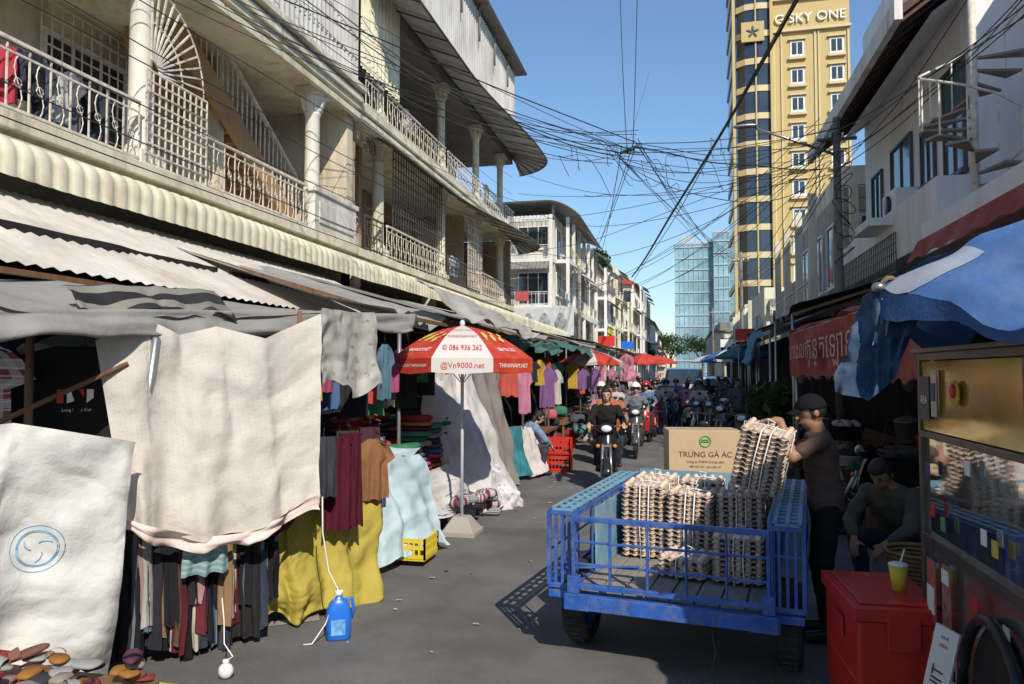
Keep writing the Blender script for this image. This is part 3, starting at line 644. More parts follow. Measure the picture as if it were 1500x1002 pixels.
def cable(p0,p1,sag,r=.012,lab='black overhead cable sagging across the street',n=22):
    p0=V(p0);p1=V(p1); pts=[]; k=rnd.uniform(-.07,.07)
    for i in range(n+1):
        t=i/n; p=p0.lerp(p1,t); p.z-=sag*4*t*(1-t)*(1+k*math.sin(t*7)); p.x+=k*.5*math.sin(t*9); p.z+=k*.3*math.sin(t*13)
        pts.append(p)
    mb=MB(); mb.tube(pts,r*.62,4,cap=False); return solo('overhead_cable',mb,CABLE,lab,'cable',group='tangle of overhead cables')
K=V((-1.0,14.2,6.0))
rnd=random.Random(4)
def J(s=.2): return V((rnd.uniform(-s,s),rnd.uniform(-s,s),rnd.uniform(-s,s)))
for i in range(10): cable(V((-6.4,5.5+i*.7,6.4+.22*i))+J(.4),K+J(.3),rnd.uniform(.0,.6),rnd.choice((.009,.012,.018)))
for i in range(7): cable(V((-6.4,9+i*2.2,8.0+.35*i))+J(.4),K+J(.35),rnd.uniform(.1,.8),.01)
for i in range(11): cable(K+J(.25),V((3.2,16.7,6.6))+J(.5),rnd.uniform(.05,.9),rnd.choice((.01,.013,.02)))
for i in range(7): cable(K+J(.25),V((2.9,39.8,7.6))+J(.6),rnd.uniform(.2,1.4),.013)
for i in range(3): cable(K+J(.2),V((-5.8,43,7.3))+J(.6),rnd.uniform(.3,1),.013)
for i in range(7): cable(V((3.1,16.8,6.8))+J(.4),V((-5.8,43,6.6))+J(.6),rnd.uniform(.3,1.9),.015)
for i in range(3): cable(V((2.5+i*.12,11,8.6+i*.25)),V((-2.3,35.5,6.4-.25*i))+J(.2),.25,.045 if i<1 else .022,'thick black cable bundle running diagonally over the street')
for i in range(5): cable(V((3.0,16.8,6.4-.2*i)),V((3.0,40,7-.2*i))+J(.2),rnd.uniform(.3,.7),.018)
for i in range(6): cable(V((4.2,4+i,5.2+.5*i))+J(.3),V((3.1,16.7,6.8-.2*i)),rnd.uniform(.1,.6),.016)
for i in range(6): cable(V((-6.3,29,6.5+.6*i))+J(.3),V((3.1,16.7,6.7-.15*i)),rnd.uniform(.3,1.4),.013)
for i in range(6): cable(V((-6.2,2+i*.5,4.2+.35*i)),V((-6.2,30,4.6+.8*i))+J(.2),rnd.uniform(.1,.5),.013)
for i in range(5): cable(V((-6.5,6+i*2,8+.3*i)),V((-6.45,28,9.4-.7*i)),rnd.uniform(.1,.6),.012)
cable((-1.5,16,16),K,.2,.012); cable((-.6,13.5,13),K+V((.1,0,0)),.15,.012); cable((-1.6,40,18),(-5.8,43,6.9),.4,.014)
for i in range(11):
    mb=MB(); c=K+J(.35)+V((.35*(i-4)*.9,.1*i,.05*(i-4))); r1=rnd.uniform(.2,.7); ph=rnd.uniform(0,3); sq=rnd.uniform(.3,1.2)
    mb.tube([c+V((r1*math.cos(a+ph)*sq,.1*math.sin(a),-r1*.7+r1*math.sin(a)+.1*math.sin(3*a))) for a in[j*2*pi/20 for j in range(rnd.choice((14,17,19,21)))]],.006,4,cap=False)
    solo('cable_loop',mb,CABLE,'loose loop of black cable hanging from the knot','cable',group='loose cable loops')
mb=MB(); mb.caps(K+V((-.12,0,-.03)),K+V((.1,0,.04)),.03,.04,8)
solo('cable_splice',mb,CABLE,'taped splice where the overhead cables meet','cable')
# ------------------------------------------------------------ left tarps
def roofsheet(y0,y1,xi,zi,xo,zo,mat,label,rib=True,dz=0,cat='stall roof',yo=0,sp=.14):
    o=thing('stall_roof',label,cat,((xi+xo)/2,(y0+y1)/2,zo),0,'sheet roofs over the market stalls')
    mb=MB()
    if rib: corr(mb,(xi,y0,zi),(xi,y1,zi),(xo,y1+yo,zo+dz),(xo,y0+yo,zo),sp,.012,6)
    else:
        b=clothmb([(xi,y0,zi),(xi,y1,zi)],[(xo,y0+yo,zo),(xo,(y0+y1)/2+yo,zo-.06+dz/2),(xo,y1+yo,zo+dz)],amp=.05,folds=3,nu=40,nv=16,sag=.05,seed=y0,cr=.02); mb=b
    part(o,'sheet',mb,mat)
    mb=MB()
    for y in(y0+.1,y1-.1): mb.bar((xi,y,zi-.06),(xo,y+yo,zo-.06),.045); 
    mb.bar((xo+.05,y0,zo-.07),(xo+.05,y1,zo-.07+dz),.04); part(o,'frame',mb,WOOD)
    for y in(y0+.15,y1-.15): mb=MB(); mb.cyl((xo,y+yo,0),(xo,y+yo,zo-.05),.022); part(o,'post',mb,STEEL)
    return o
roofsheet(3.4,12.2,-6.35,3.50,-4.2,2.46,TARPS,'wide pale ribbed tin roof sloping over clothes stalls')
roofsheet(1.0,3.3,-6.35,3.5,-4.4,2.7,TIND,'dark ribbed roof over the nearest stall')
def tarpthing(top,bot,mat,label,**k): return cloth('tarpaulin',top,bot,mat,label,'tarpaulin','tarpaulins over the market stalls',solid=.004,**k)
tarpthing([(-4.4,2.4,2.35),(-4.3,4.2,2.42),(-4.2,7.2,2.42)],[(-3.15,2.7,2.02),(-2.94,4.05,2.13),(-2.62,7.0,2.32)],TARPG,'grey sagging tarpaulin over the clothes stall',amp=.03,folds=3,nu=60,nv=24,sag=.04,seed=3,cr=.012)
tarpthing([(-3.17,2.55,2.03),(-2.95,4.05,2.14),(-2.62,7.0,2.325)],[(-3.1,2.6,1.84),(-2.9,4.05,1.98),(-2.58,6.9,2.2)],TARPG,'grey tarpaulin valance folded over the stall edge',amp=.025,folds=6,nu=80,nv=8,hem=.12,seed=5)
cloth('striped_cloth',[(-3.42,3.5,2.20),(-3.25,4.0,2.24),(-3.12,4.45,2.27)],[(-3.15,3.38,1.99),(-3.02,3.85,2.07),(-2.87,4.36,2.10)],F((.03,.03,.033),('hstripe',(.26,.25,.22),2),(.07,.07,.07)),'black cloth with pale stripes folded over the tarpaulin edge','cloth',amp=.02,folds=4,seed=2,solid=.004,hem=.05).location.z+=.04
tarpthing([(-6.0,.8,2.9),(-5.2,2.2,2.8)],[(-4.5,2.0,2.25),(-3.7,2.6,2.2)],BLACKT,'dark tarpaulin flap tied above the first stall',amp=.06,seed=9,cr=.03)
y=7.4
for (y1,mat,rib,zo,xo,lb) in[(9.6,TARPG,False,2.42,-3.0,'grey tarpaulin roof beyond the parasol'),(12.6,TIND,True,2.5,-3.1,'rusty dark tin stall roof'),(15.6,TARPG,False,2.45,-2.75,'grey tarpaulin stall roof'),(19,TARPS,True,2.6,-2.9,'pale tin stall roof'),(23,TARPG,False,2.5,-2.6,'grey canvas stall roof'),(28,TIND,True,2.7,-2.7,'dark tin stall roof'),(34,TARPG,False,2.6,-2.5,'grey canvas stall roof'),(42,TARPS,True,2.8,-2.6,'pale tin stall roof'),(54,TEAL,False,2.8,-2.5,'teal canvas stall roof'),(70,TARPG,False,3,-2.4,'grey canvas stall roof')]:
    roofsheet(y,y1-.15,-6.3,3.4,xo,zo,mat,lb,rib); y=y1
tarpthing([(-2.95,11.2,2.36),(-2.75,15.6,2.42)],[(-2.65,11.2,2.1),(-2.5,15.6,2.12)],TEAL,'teal tarpaulin hanging off the stall edge',amp=.05,folds=5,hem=.1,seed=4)
tarpthing([(-2.8,15.8,2.5),(-2.6,20,2.4)],[(-2.3,16,2.2),(-2.1,20,2.15)],TEAL,'green tarpaulin propped out over the road',amp=.05,folds=4,hem=.08,seed=8)
tarpthing([(-3.2,8.6,2.95),(-2.8,12.5,2.6)],[(-2.6,8.9,2.42),(-2.4,12.4,2.36)],M('white_tarp',(.46,.44,.41),.7,trans=.2,dirt=(.25,.22,.19),da=.7),'whitish worn tarpaulin edge over the stall',amp=.05,folds=3,seed=6,cr=.02)
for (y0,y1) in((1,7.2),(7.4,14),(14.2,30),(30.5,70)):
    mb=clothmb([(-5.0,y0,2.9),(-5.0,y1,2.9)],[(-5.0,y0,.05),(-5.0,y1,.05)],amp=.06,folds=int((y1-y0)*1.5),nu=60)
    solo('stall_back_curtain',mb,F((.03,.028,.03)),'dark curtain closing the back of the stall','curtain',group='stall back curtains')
# ------------------------------------------------------------ sheets at front left
SHEET=M('beige_dotted_sheet',(.76,.71,.66),.9,var=.06,scale=2,bump=.4,bs=9,bd=.03,trans=.25,pat=('dots',(.48,.34,.32),48),dirt=(.62,.56,.50),da=.5,ds=2.5)
PINK=F((.76,.62,.59))
sh=thing('bed_sheet','large beige dotted bed sheet with pink hem hung as sun shade','bed sheet',(-2.7,4.0,1))
top=[(-3.2,3.5,1.93),(-3.02,3.66,2.06),(-2.9,3.82,1.97),(-2.76,3.98,2.03),(-2.58,4.2,1.96),(-2.34,4.5,2.14)]
bot=[(-3.03,3.56,.92),(-2.93,3.68,.86),(-2.78,3.9,.76),(-2.62,4.12,.75),(-2.48,4.28,.84),(-2.33,4.47,.95)]
part(sh,'fabric',clothmb(top,bot,amp=.036,folds=3.4,nu=110,nv=90,sag=.0,seed=1,hem=.03,vamp=.5,cr=.006),SHEET)
b2=[tuple(V(p)+V((.0,-.0,-.05-.035*(i%2)))) for i,p in enumerate(bot)]
part(sh,'pink_hem',clothmb([tuple(V(p)+V((0.004,-.004,.012))) for p in bot],b2,amp=.03,folds=3.4,nu=90,nv=6,seed=1,hem=.05,vamp=1),PINK)
cloth('printed_sheet',[(-2.36,4.53,2.18),(-2.42,5.0,2.19),(-2.5,5.75,2.25)],[(-2.38,4.6,1.68),(-2.40,5.1,1.58),(-2.42,5.75,1.62)],F((.60,.58,.53),('flower',(.36,.34,.22),7),(.45,.42,.37)),'whitish flower-printed sheet pinned on the stall edge','bed sheet',amp=.02,folds=2.5,seed=11,hem=.1,cr=.004,nu=60,nv=30)
SACK=M('white_woven_sack',(.76,.75,.72),.75,var=.06,scale=3,bump=.45,bs=12,bd=.025,trans=.2,dirt=(.53,.49,.44),da=.5,ds=2)
sk=thing('tarpaulin_cover','white woven plastic cover with faint blue round print over a table','cover',(-3.1,3.3,0))
mb=clothmb([(-3.95,2.1,1.55),(-3.5,2.62,1.46),(-3.2,3.0,1.5),(-2.86,3.42,1.38)],[(-3.85,2.0,.02),(-3.45,2.55,.03),(-3.25,2.85,.10),(-3.02,3.46,.02)],amp=.06,folds=2.6,nu=120,nv=110,seed=21,hem=.08,cr=.013)
part(sk,'fabric',mb,SACK)
bv=BVHTree.FromPolygons([tuple(v) for v in mb.v],mb.f)
LB=M('faded_blue_print',(.22,.42,.62),.8,var=.3,scale=20,bump=0)
rt=V((.62,.78,0)).normalized(); nn=V((.78,-.62,0)).normalized(); c0=V((-3.10,3.07,.86)); em=MB()
def onsk(p):
    h=bv.ray_cast(p+nn*.4,-nn); return (h[0] if h[0] is not None else p)+nn*.002
for r in(.085,.092,.118):
    em.tube([onsk(c0+rt*r*math.cos(a)+V((0,0,r*math.sin(a)))) for a in[j*pi/20 for j in range(41)]],.0028,4)
for k in range(3):
    a=k*2.1+.4; em.tube([onsk(c0+rt*.07*math.cos(a+t*.9)*(1-t*.6)+V((0,0,.07*math.sin(a+t*.9)*(1-t*.6)))) for t in[j/8 for j in range(9)]],.004,4)
part(sk,'blue_emblem',em,LB)
cloth('cloth_cover',[(-4.2,1.9,1.66),(-3.4,2.8,1.52)],[(-3.9,1.9,1.45),(-3.3,2.75,1.44)],F((.55,.52,.45)),'folded pale cloth laid on the covered table','cloth',amp=.03,seed=31)
for p0,p1,r,lb in(((-3.42,3.3,.0),(-3.38,3.25,2.0),.025,'upright brown wooden post of the stall'),((-3.6,3.05,1.40),(-3.05,3.58,1.80),.016,'diagonal wooden prop stick tied to the sheet'),((-3.15,3.75,.9),(-2.95,3.68,1.95),.03,'wrapped pale stall post'),((-2.75,4.95,0),(-2.75,4.95,2.2),.02,'slim brown wooden post of the stall')):
    mb=MB(); mb.tube([p0,p1],[r,r*.8],8); solo('stall_pole',mb,WOOD if 'wood' in lb else STEEL,lb,'pole',group='poles holding the stalls')
pal=[(.02,.02,.025),(.03,.03,.04),(.12,.02,.03),(.45,.42,.4),(.05,.06,.12),(.16,.03,.04),(.3,.18,.1),(.03,.03,.03),(.14,.22,.26),(.5,.45,.4),(.05,.06,.09),(.12,.07,.05),(.42,.26,.27),(.02,.02,.02),(.15,.18,.22),(.02,.02,.03)]
g=garment((-3.45,3.70,1.9),.85,.72,.75,F((.018,.018,.019)),'black printed sweatshirt on a hanger',seed=3)
d=V((math.cos(.75),math.sin(.75),0)); n=V((d.y,-d.x,0)); c=V((-3.50,3.70,1.60))+n*.09
for k in range(4):
    mb=MB(); mb.add([c+d*(-.1+.05*k)+V((0,0,.05)),c+d*(-.065+.05*k)+V((0,0,.05)),c+d*(-.065+.05*k)+V((0,0,-.03+.01*k)),c+d*(-.1+.05*k)+V((0,0,-.03))],[(0,1,2,3)]); part(g,'chest_print',mb,TEXTW if k%2 else TEXTR)
text(g,'Long Story Cut',.024,tuple(c+V((0,0,-.07))),tuple(d),(0,0,1),TEXTW)
garment((-3.75,3.2,1.92),.5,.62,.75,F((.3,.08,.08),('plaid',(.7,.68,.66),6)),'red and white plaid shirt on a hanger',seed=4)
garment((-3.95,3.05,1.95),.5,.62,.75,F((.45,.43,.4)),'pale shirt on a hanger',seed=5)
for i in range(10): garment((-4.4+.12*i,2.9+i*.16,1.95+random.uniform(-.05,.05)),.5,.7,random.uniform(.3,1.2),F(pal[(i*5)%16]),'shirt hanging inside the dim stall',seed=60+i)
for i in range(42):
    t=i/41; x=-3.12+.50*t; yy=3.70+.70*t; h=random.uniform(.5,.84)
    garment((x-.03-random.random()*.07,yy+.05,.90-.07*random.random()),random.uniform(.09,.2),h,2.45+random.uniform(-.5,.5)+(1.3 if i%3==0 else 0),F(pal[(i*7)%16]),'folded trousers hanging under the bed sheet' if i%2 else 'coloured garment hanging under the bed sheet','clothes','hanging_garment',shirt=False,seed=i+9,thick=.018)
garment((-2.83,4.0,.86),.28,.33,.85,F((.22,.34,.36),('hstripe',(.32,.46,.48),9)),'pale teal striped towel hanging under the sheet','towel','hanging_towel',False,77,thick=.015)
for i,(x,yy,colr,h,wd,zz) in enumerate([(-2.44,4.75,(.05,.05,.07),.42,.2,1.3),(-2.42,4.95,(.09,.012,.028),.66,.24,1.28),(-2.40,5.08,(.08,.012,.026),.68,.2,1.3),(-2.40,5.5,(.27,.13,.06),.48,.28,1.22),(-2.5,5.66,(.08,.03,.05),.62,.2,1.3),(-2.52,5.78,(.3,.3,.32),.65,.18,1.2),(-2.55,5.9,(.05,.08,.14),.6,.2,1.2),(-2.5,4.86,(.02,.02,.02),.4,.22,1.25),(-2.5,5.25,(.06,.05,.05),.5,.2,1.3),(-2.48,4.62,(.1,.03,.03),.35,.15,1.2)]):
    garment((x,yy,zz),wd,h,.75,F(colr),'dark garment hanging from the stall rail' if i!=3 else 'brown shirt hanging over the yellow sheet',seed=90+i,shirt=i==3,thick=.018)
for i in range(26):
    yy=5.0+i*.17; garment((-3.15+.3*random.random(),yy,1.98+random.uniform(-.08,.1)),random.uniform(.2,.4),random.uniform(.4,.65),random.uniform(.2,1.4),F([(.5,.08,.07),(.05,.22,.10),(.5,.35,.06),(.03,.03,.04),(.35,.08,.16),(.08,.15,.3),(.5,.5,.48),(.03,.03,.03)][i%8]),'brightly coloured garment hanging under the stall roof',seed=120+i,thick=.03)
garment((-2.6,6.2,2.0),.14,.5,.9,F((.10,.18,.25)),'blue shirt hanging at the stall corner',seed=151,thick=.02)
cloth('yellow_sheet',[(-2.84,4.50,.58),(-2.66,4.68,.66),(-2.56,5.15,1.05),(-2.50,5.75,1.15)],[(-2.80,4.46,.16),(-2.58,4.66,.08),(-2.38,5.05,.02),(-2.30,5.5,.01)],F((.46,.38,.08),None,(.34,.27,.05)),'mustard yellow sheet draped over boxes down to the road','sheet',amp=.055,folds=3.4,hem=.12,seed=41,solid=.004,cr=.016,nu=90,nv=60)
mb=MB(); mb.box(-3.6,-2.95,4.9,6.0,0,.70); solo('stall_table',mb,WOOD,'low wooden stall table under yellow sheet','table',group='stall tables',bev=.01)
def table(x0,x1,y0,y1,z,label):
    tb=thing('display_table',label,'table',((x0+x1)/2,(y0+y1)/2,0),0,'stall tables')
    mb=MB(); mb.box(x0,x1,y0,y1,z-.05,z); part(tb,'top',mb,WOOD,bev=.004)
    for x in(x0+.05,x1-.05):
        for y_ in(y0+.05,y1-.05): mb=MB(); mb.box(x-.025,x+.025,y_-.025,y_+.025,0,z-.052); part(tb,'leg',mb,WOOD)
table(-3.5,-2.72,6.35,7.25,.78,'wooden display table with pale blue blanket')
LBL=F((.52,.66,.74),None,(.44,.56,.64),trans=.2)
cloth('blue_blanket',[(-3.1,6.02,.92),(-2.85,6.12,.97),(-2.66,6.4,.95),(-2.60,7.1,.92)],[(-2.70,5.84,.03),(-2.56,5.95,.08),(-2.36,6.3,.15),(-2.24,7.05,.10)],LBL,'pale blue blanket draped over the display table','blanket',amp=.05,folds=3.5,hem=.14,nu=70,nv=50,seed=51,cr=.010)
cloth('blue_blanket',[(-3.6,7.3,.95),(-3.45,6.1,.92)],[(-2.62,7.25,.93),(-2.8,6.1,.96)],LBL,'pale blue blanket lying across the table top','blanket',amp=.04,folds=2,seed=52,cr=.008)
def folded(c,w,d,h,rz,mat,label='folded garment stacked on the stall table',na=.02):
    mb=MB(); c=V(c); Rm=Matrix.Rotation(rz,3,'Z')
    def se(v,e): return math.copysign(abs(v)**e,v)
    n=14; rows=7; vs=[]
    for i in range(rows):
        t=-pi/2+pi*i/(rows-1)
        for j in range(n):
            a=2*pi*j/n; p=V((w/2*se(math.cos(a),.45)*abs(math.cos(t))**.35,d/2*se(math.sin(a),.45)*abs(math.cos(t))**.35,h/2*math.sin(t)))
            p+=V((noise.noise(p*9+c)*na,noise.noise(p*8+c*2)*na,noise.noise(p*7+c*3)*na)); vs.append(c+Rm@p)
    mb.add(vs,[(i*n+j,i*n+(j+1)%n,(i+1)*n+(j+1)%n,(i+1)*n+j) for i in range(rows-1) for j in range(n)],0,True)
    for i,v in enumerate(mb.v): mb.uv[i]=((i%n)/n*2,(i//n)/(rows-1))
    return solo('folded_garment',mb,mat,label,'folded clothes',group='folded clothes on the stalls')
table(-3.9,-2.75,7.35,9.3,.56,'low wooden table stacked with folded clothes')
fp=[(.35,.04,.05),(.08,.09,.12),(.05,.2,.12),(.45,.25,.06),(.1,.16,.35),(.3,.3,.3),(.15,.03,.05),(.5,.12,.15),(.04,.04,.05),(.1,.25,.25)]
for a in range(4):
    for b in range(3):
        for k in range(random.randint(7,12)): folded((-2.98-.34*b+random.uniform(-.02,.02),7.6+.42*a+random.uniform(-.03,.03),.59+k*.058),.32,.36,.066,random.uniform(-.15,.15),F(fp[(a*3+b*5+k*7)%10]))
cloth('patterned_cloth',[(-3.3,7.3,.62),(-2.75,7.45,.66),(-2.72,9.2,.66)],[(-2.9,7.1,.2),(-2.55,7.35,.16),(-2.42,9.2,.12)],F((.66,.64,.64),('flower',(.12,.15,.35),12)),'white patterned tablecloth draped over the table','tablecloth',amp=.04,folds=5,hem=.08,seed=61,cr=.01)
for i in range(26):
    folded((-2.42+random.uniform(-.22,.14),7.95+.15*(i%7)+random.uniform(-.03,.03),.06+.085*(i//7)),random.uniform(.2,.3),.2,.1,random.uniform(0,1.5),F((.5,.48,.48),('stripe',(.2,.04,.1),5)) if i%2 else F((.14,.14,.17),('hstripe',(.5,.5,.5),6)),'striped rolled garment piled beside the parasol')
WSH=F((.70,.68,.68),None,(.56,.53,.55),trans=.25)
cloth('white_sheet',[(-3.1,8.4,1.62),(-2.85,9.2,1.75),(-2.75,9.7,1.72)],[(-2.75,8.5,.45),(-2.3,9.0,.06),(-2.28,10.2,.03)],WSH,'large white sheet pitched like a tent over goods','sheet',amp=.08,folds=3,hem=.12,nu=80,nv=50,seed=71,cr=.012)
cloth('grey_sheet',[(-2.8,9.5,1.85),(-2.6,10.3,1.85)],[(-2.55,9.8,.35),(-2.3,10.4,.1)],F((.24,.21,.20)),'grey brown blanket hanging at the stall edge','blanket',amp=.06,folds=3,seed=72)
cloth('white_sheet',[(-2.7,8.75,.5),(-2.4,9.4,.55)],[(-2.35,8.7,.04),(-2.05,9.5,.02)],F((.66,.64,.68),('flower',(.35,.3,.5),7)),'white floral sheet bunched on the road','sheet',amp=.08,folds=3,hem=.06,seed=73,cr=.02,nu=60,nv=40)
def crate(c,w,d,h,mat,label,rz=0):
    o=thing('plastic_crate',label,'crate',c,rz,'plastic crates beside the stalls'); mb=MB()
    mb.box(-w/2,w/2,-d/2,d/2,0,.015)
    for s in(-1,1):
        for z in(.02,h*.5,h-.04): mb.box(-w/2,w/2,s*d/2-.006,s*d/2+.006,z,z+.035); mb.box(s*w/2-.006,s*w/2+.006,-d/2,d/2,z,z+.035)
        k=8
        for i in range(k+1):
            x=-w/2+w*i/k; mb.box(x-.008,x+.008,s*d/2-.008,s*d/2+.008,.015,h); yv=-d/2+d*i/k; mb.box(s*w/2-.008,s*w/2+.008,yv-.008,yv+.008,.015,h)
    part(o,'body',mb,mat,W=False); return o
for x,y_,z in((-2.55,12.7,0),(-2.2,13.1,0),(-2.2,13.1,.3),(-2.7,17,0)): crate((x,y_,z),.5,.36,.28,REDP,'red plastic crate stacked by the stall')
crate((-2.46,6.5,.06),.40,.36,.2,YEL,'yellow plastic crate under the blue blanket')
cloth('teal_cloth',[(-2.9,11.3,.85),(-2.6,11.7,.88)],[(-2.8,11.2,.1),(-2.42,11.8,.08)],F((.05,.22,.27)),'teal velvet cloth hanging over a table','cloth',amp=.05,folds=4,seed=81)
cloth('pale_cloth',[(-2.6,11.75,.88),(-2.45,12.4,.8)],[(-2.4,11.8,.05),(-2.25,12.4,.08)],F((.62,.57,.57)),'pale cloth hanging over a table','cloth',amp=.05,folds=4,seed=82)
for i in range(44):
    yy=10.6+i*.5; garment((-2.95+.5*random.random(),yy,1.9+random.uniform(-.1,.15)),random.uniform(.25,.45),random.uniform(.4,.8),random.uniform(.2,1.4),F([(.5,.1,.08),(.05,.06,.08),(.5,.2,.3),(.5,.45,.4),(.1,.25,.2),(.03,.03,.04),(.45,.3,.05),(.2,.1,.25)][i%8]),'garment hanging along the row of stalls',seed=200+i)
for i in range(60):
    folded((-2.6+random.uniform(-.5,.4),13.6+i*.35,.35+random.uniform(-.25,.5)),.38,.34,.22,random.uniform(0,2),F(fp[i%10]),'bundle of goods on a market table')
for i in range(12):
    y0=13.4+i*3.2; table(-3.6,-2.6,y0,y0+2.2,.6,'wooden market table along the road')
cloth('pink_sheet',[(-2.6,30,2.6),(-2.3,36,2.5)],[(-2.5,30,1.4),(-2.2,36,1.3)],F((.6,.25,.32)),'pink sheet hung along the stalls','sheet',amp=.1,folds=6,seed=83)
# bottom-left pile
table(-3.3,-2.35,1.9,3.0,.34,'low wooden table with small goods')
pc=[(.26,.05,.05),(.34,.2,.2),(.34,.16,.04),(.34,.34,.34),(.12,.04,.08),(.22,.1,.08),(.05,.05,.06),(.3,.25,.22)]
for i in range(70):
    folded((-2.82+random.uniform(-.42,.42),2.72+random.uniform(-.5,.24),.36+.02*(i%4)),random.uniform(.06,.15),random.uniform(.05,.10),random.uniform(.015,.035),random.uniform(0,3),F(pc[i%8]),'small crumpled cloth item heaped on the low table',na=.008)
def slipper(c,rz,mat,tilt):
    mb=MB(); R_=Matrix.Rotation(rz,3,'Z')@Matrix.Rotation(tilt,3,'X'); c=V(c)
    n=18; vs=[]
    for z,k in((0,.92),(.004,1),(.014,1),(.018,.93)):
        for j in range(n):
            t=2*pi*j/n; vs.append(c+R_@V((math.sin(t)*(.040-.010*math.cos(t+.5))*k,math.cos(t)*.1*k,z)))
    mb.add(vs,[(i*n+j,i*n+(j+1)%n,(i+1)*n+(j+1)%n,(i+1)*n+j) for i in range(3) for j in range(n)]+[tuple(range(n-1,-1,-1)),tuple(3*n+j for j in range(n))],0,True)
    mb.grid(lambda u,v:c+R_@V((math.cos(pi*u)*.040,.02+.045*v,.018+.035*math.sin(pi*u)*(1-.3*v))),8,4)
    solo('slipper',mb,mat,'small coloured slipper in a heap on the table','slipper',group='slippers heaped on the low table')
for i in range(16):
    slipper((-2.82+random.uniform(-.42,.42),2.72+random.uniform(-.5,.22),.42+random.uniform(0,.03)),random.uniform(0,6),F(pc[(i*3)%8]),random.uniform(-.3,.3))
mb=MB(); mb.box(-2.46,-2.24,2.88,3.08,.0,.30); solo('yellow_box',mb,YEL,'yellow plastic box standing by the table','box',bev=.02)
st_=thing('plastic_stool','red plastic stool under the clothes rail','stool',(-3.2,4.3,0),0,'red plastic stools'); mb=MB(); mb.box(-.14,.14,-.14,.14,.3,.33); part(st_,'seat',mb,REDP,W=False,bev=.01)
for a,b in((-1,-1),(1,-1),(1,1),(-1,1)): mb=MB(); mb.bar((a*.15,b*.15,0),(a*.12,b*.12,.3),.03); part(st_,'leg',mb,REDP,W=False)
# jug + ropes
jg=thing('plastic_jug','blue plastic detergent jug used as rope weight on the road','jug',(-2.22,4.55,0),.5)
mb=MB()
def sup(w,d,z,n=20): return [V((w*math.copysign(abs(math.cos(a))**.6,math.cos(a)),d*math.copysign(abs(math.sin(a))**.6,math.sin(a)),z)) for a in[2*pi*j/n for j in range(n)]]
rg=[(.07,.045,.0),(.08,.052,.012),(.082,.054,.14),(.078,.05,.19),(.06,.042,.235),(.032,.03,.262),(.022,.022,.27),(.022,.022,.285)]
vs=[];[vs.extend(sup(*r)) for r in rg]
mb.add(vs,[(i*20+j,i*20+(j+1)%20,(i+1)*20+(j+1)%20,(i+1)*20+j) for i in range(7) for j in range(20)]+[tuple(range(19,-1,-1)),tuple(140+j for j in range(20))],0,True)
mb.tube([(.03,0,.25),(.085,0,.255),(.095,0,.2),(.08,0,.13)],.012,8); part(jg,'body',mb,BLUEJ,W=False)
mb=MB(); mb.cyl((0,0,.283),(0,0,.318),.027,n=14); part(jg,'cap',mb,WPL,W=False)
mb=MB(); mb.grid(lambda u,v:V((-.05+.09*u,-.0558,.04+.1*v)),2,2); part(jg,'label_patch',mb,M('blue_white_label',(.15,.35,.7),.4,var=.5,scale=30),W=False)
mb=MB(); mb.tube([(-2.32,4.5,.93),(-2.31,4.49,.7),(-2.27,4.5,.45),(-2.22,4.53,.33),(-2.27,4.47,.12),(-2.33,4.4,.01),(-2.38,4.38,.008)],.005,5); solo('rope',mb,WPL,'thin white rope tied from the sheet to the jug','rope',group='ropes tying down the sheets')
mb=MB(); mb.tube([(-2.66,3.92,.42),(-2.63,3.9,.3),(-2.60,3.86,.18),(-2.53,3.84,.12),(-2.56,3.82,.1)],.004,5); solo('rope',mb,WPL,'thin white rope with plastic weight','rope',group='ropes tying down the sheets')
mb=MB(); mb.ell((-2.56,3.82,.045),(.045,.04,.045)); mb.cyl((-2.56,3.82,.08),(-2.56,3.82,.11),.018); solo('white_bag',mb,WPL,'small white plastic bag weight on the road','bag')
mb=MB(); mb.cbox((-2.72,4.75,.02),(.45,.09,.03),.6,ry=.0); solo('wood_plank',mb,WOODG,'short grey plank lying on the asphalt','plank')
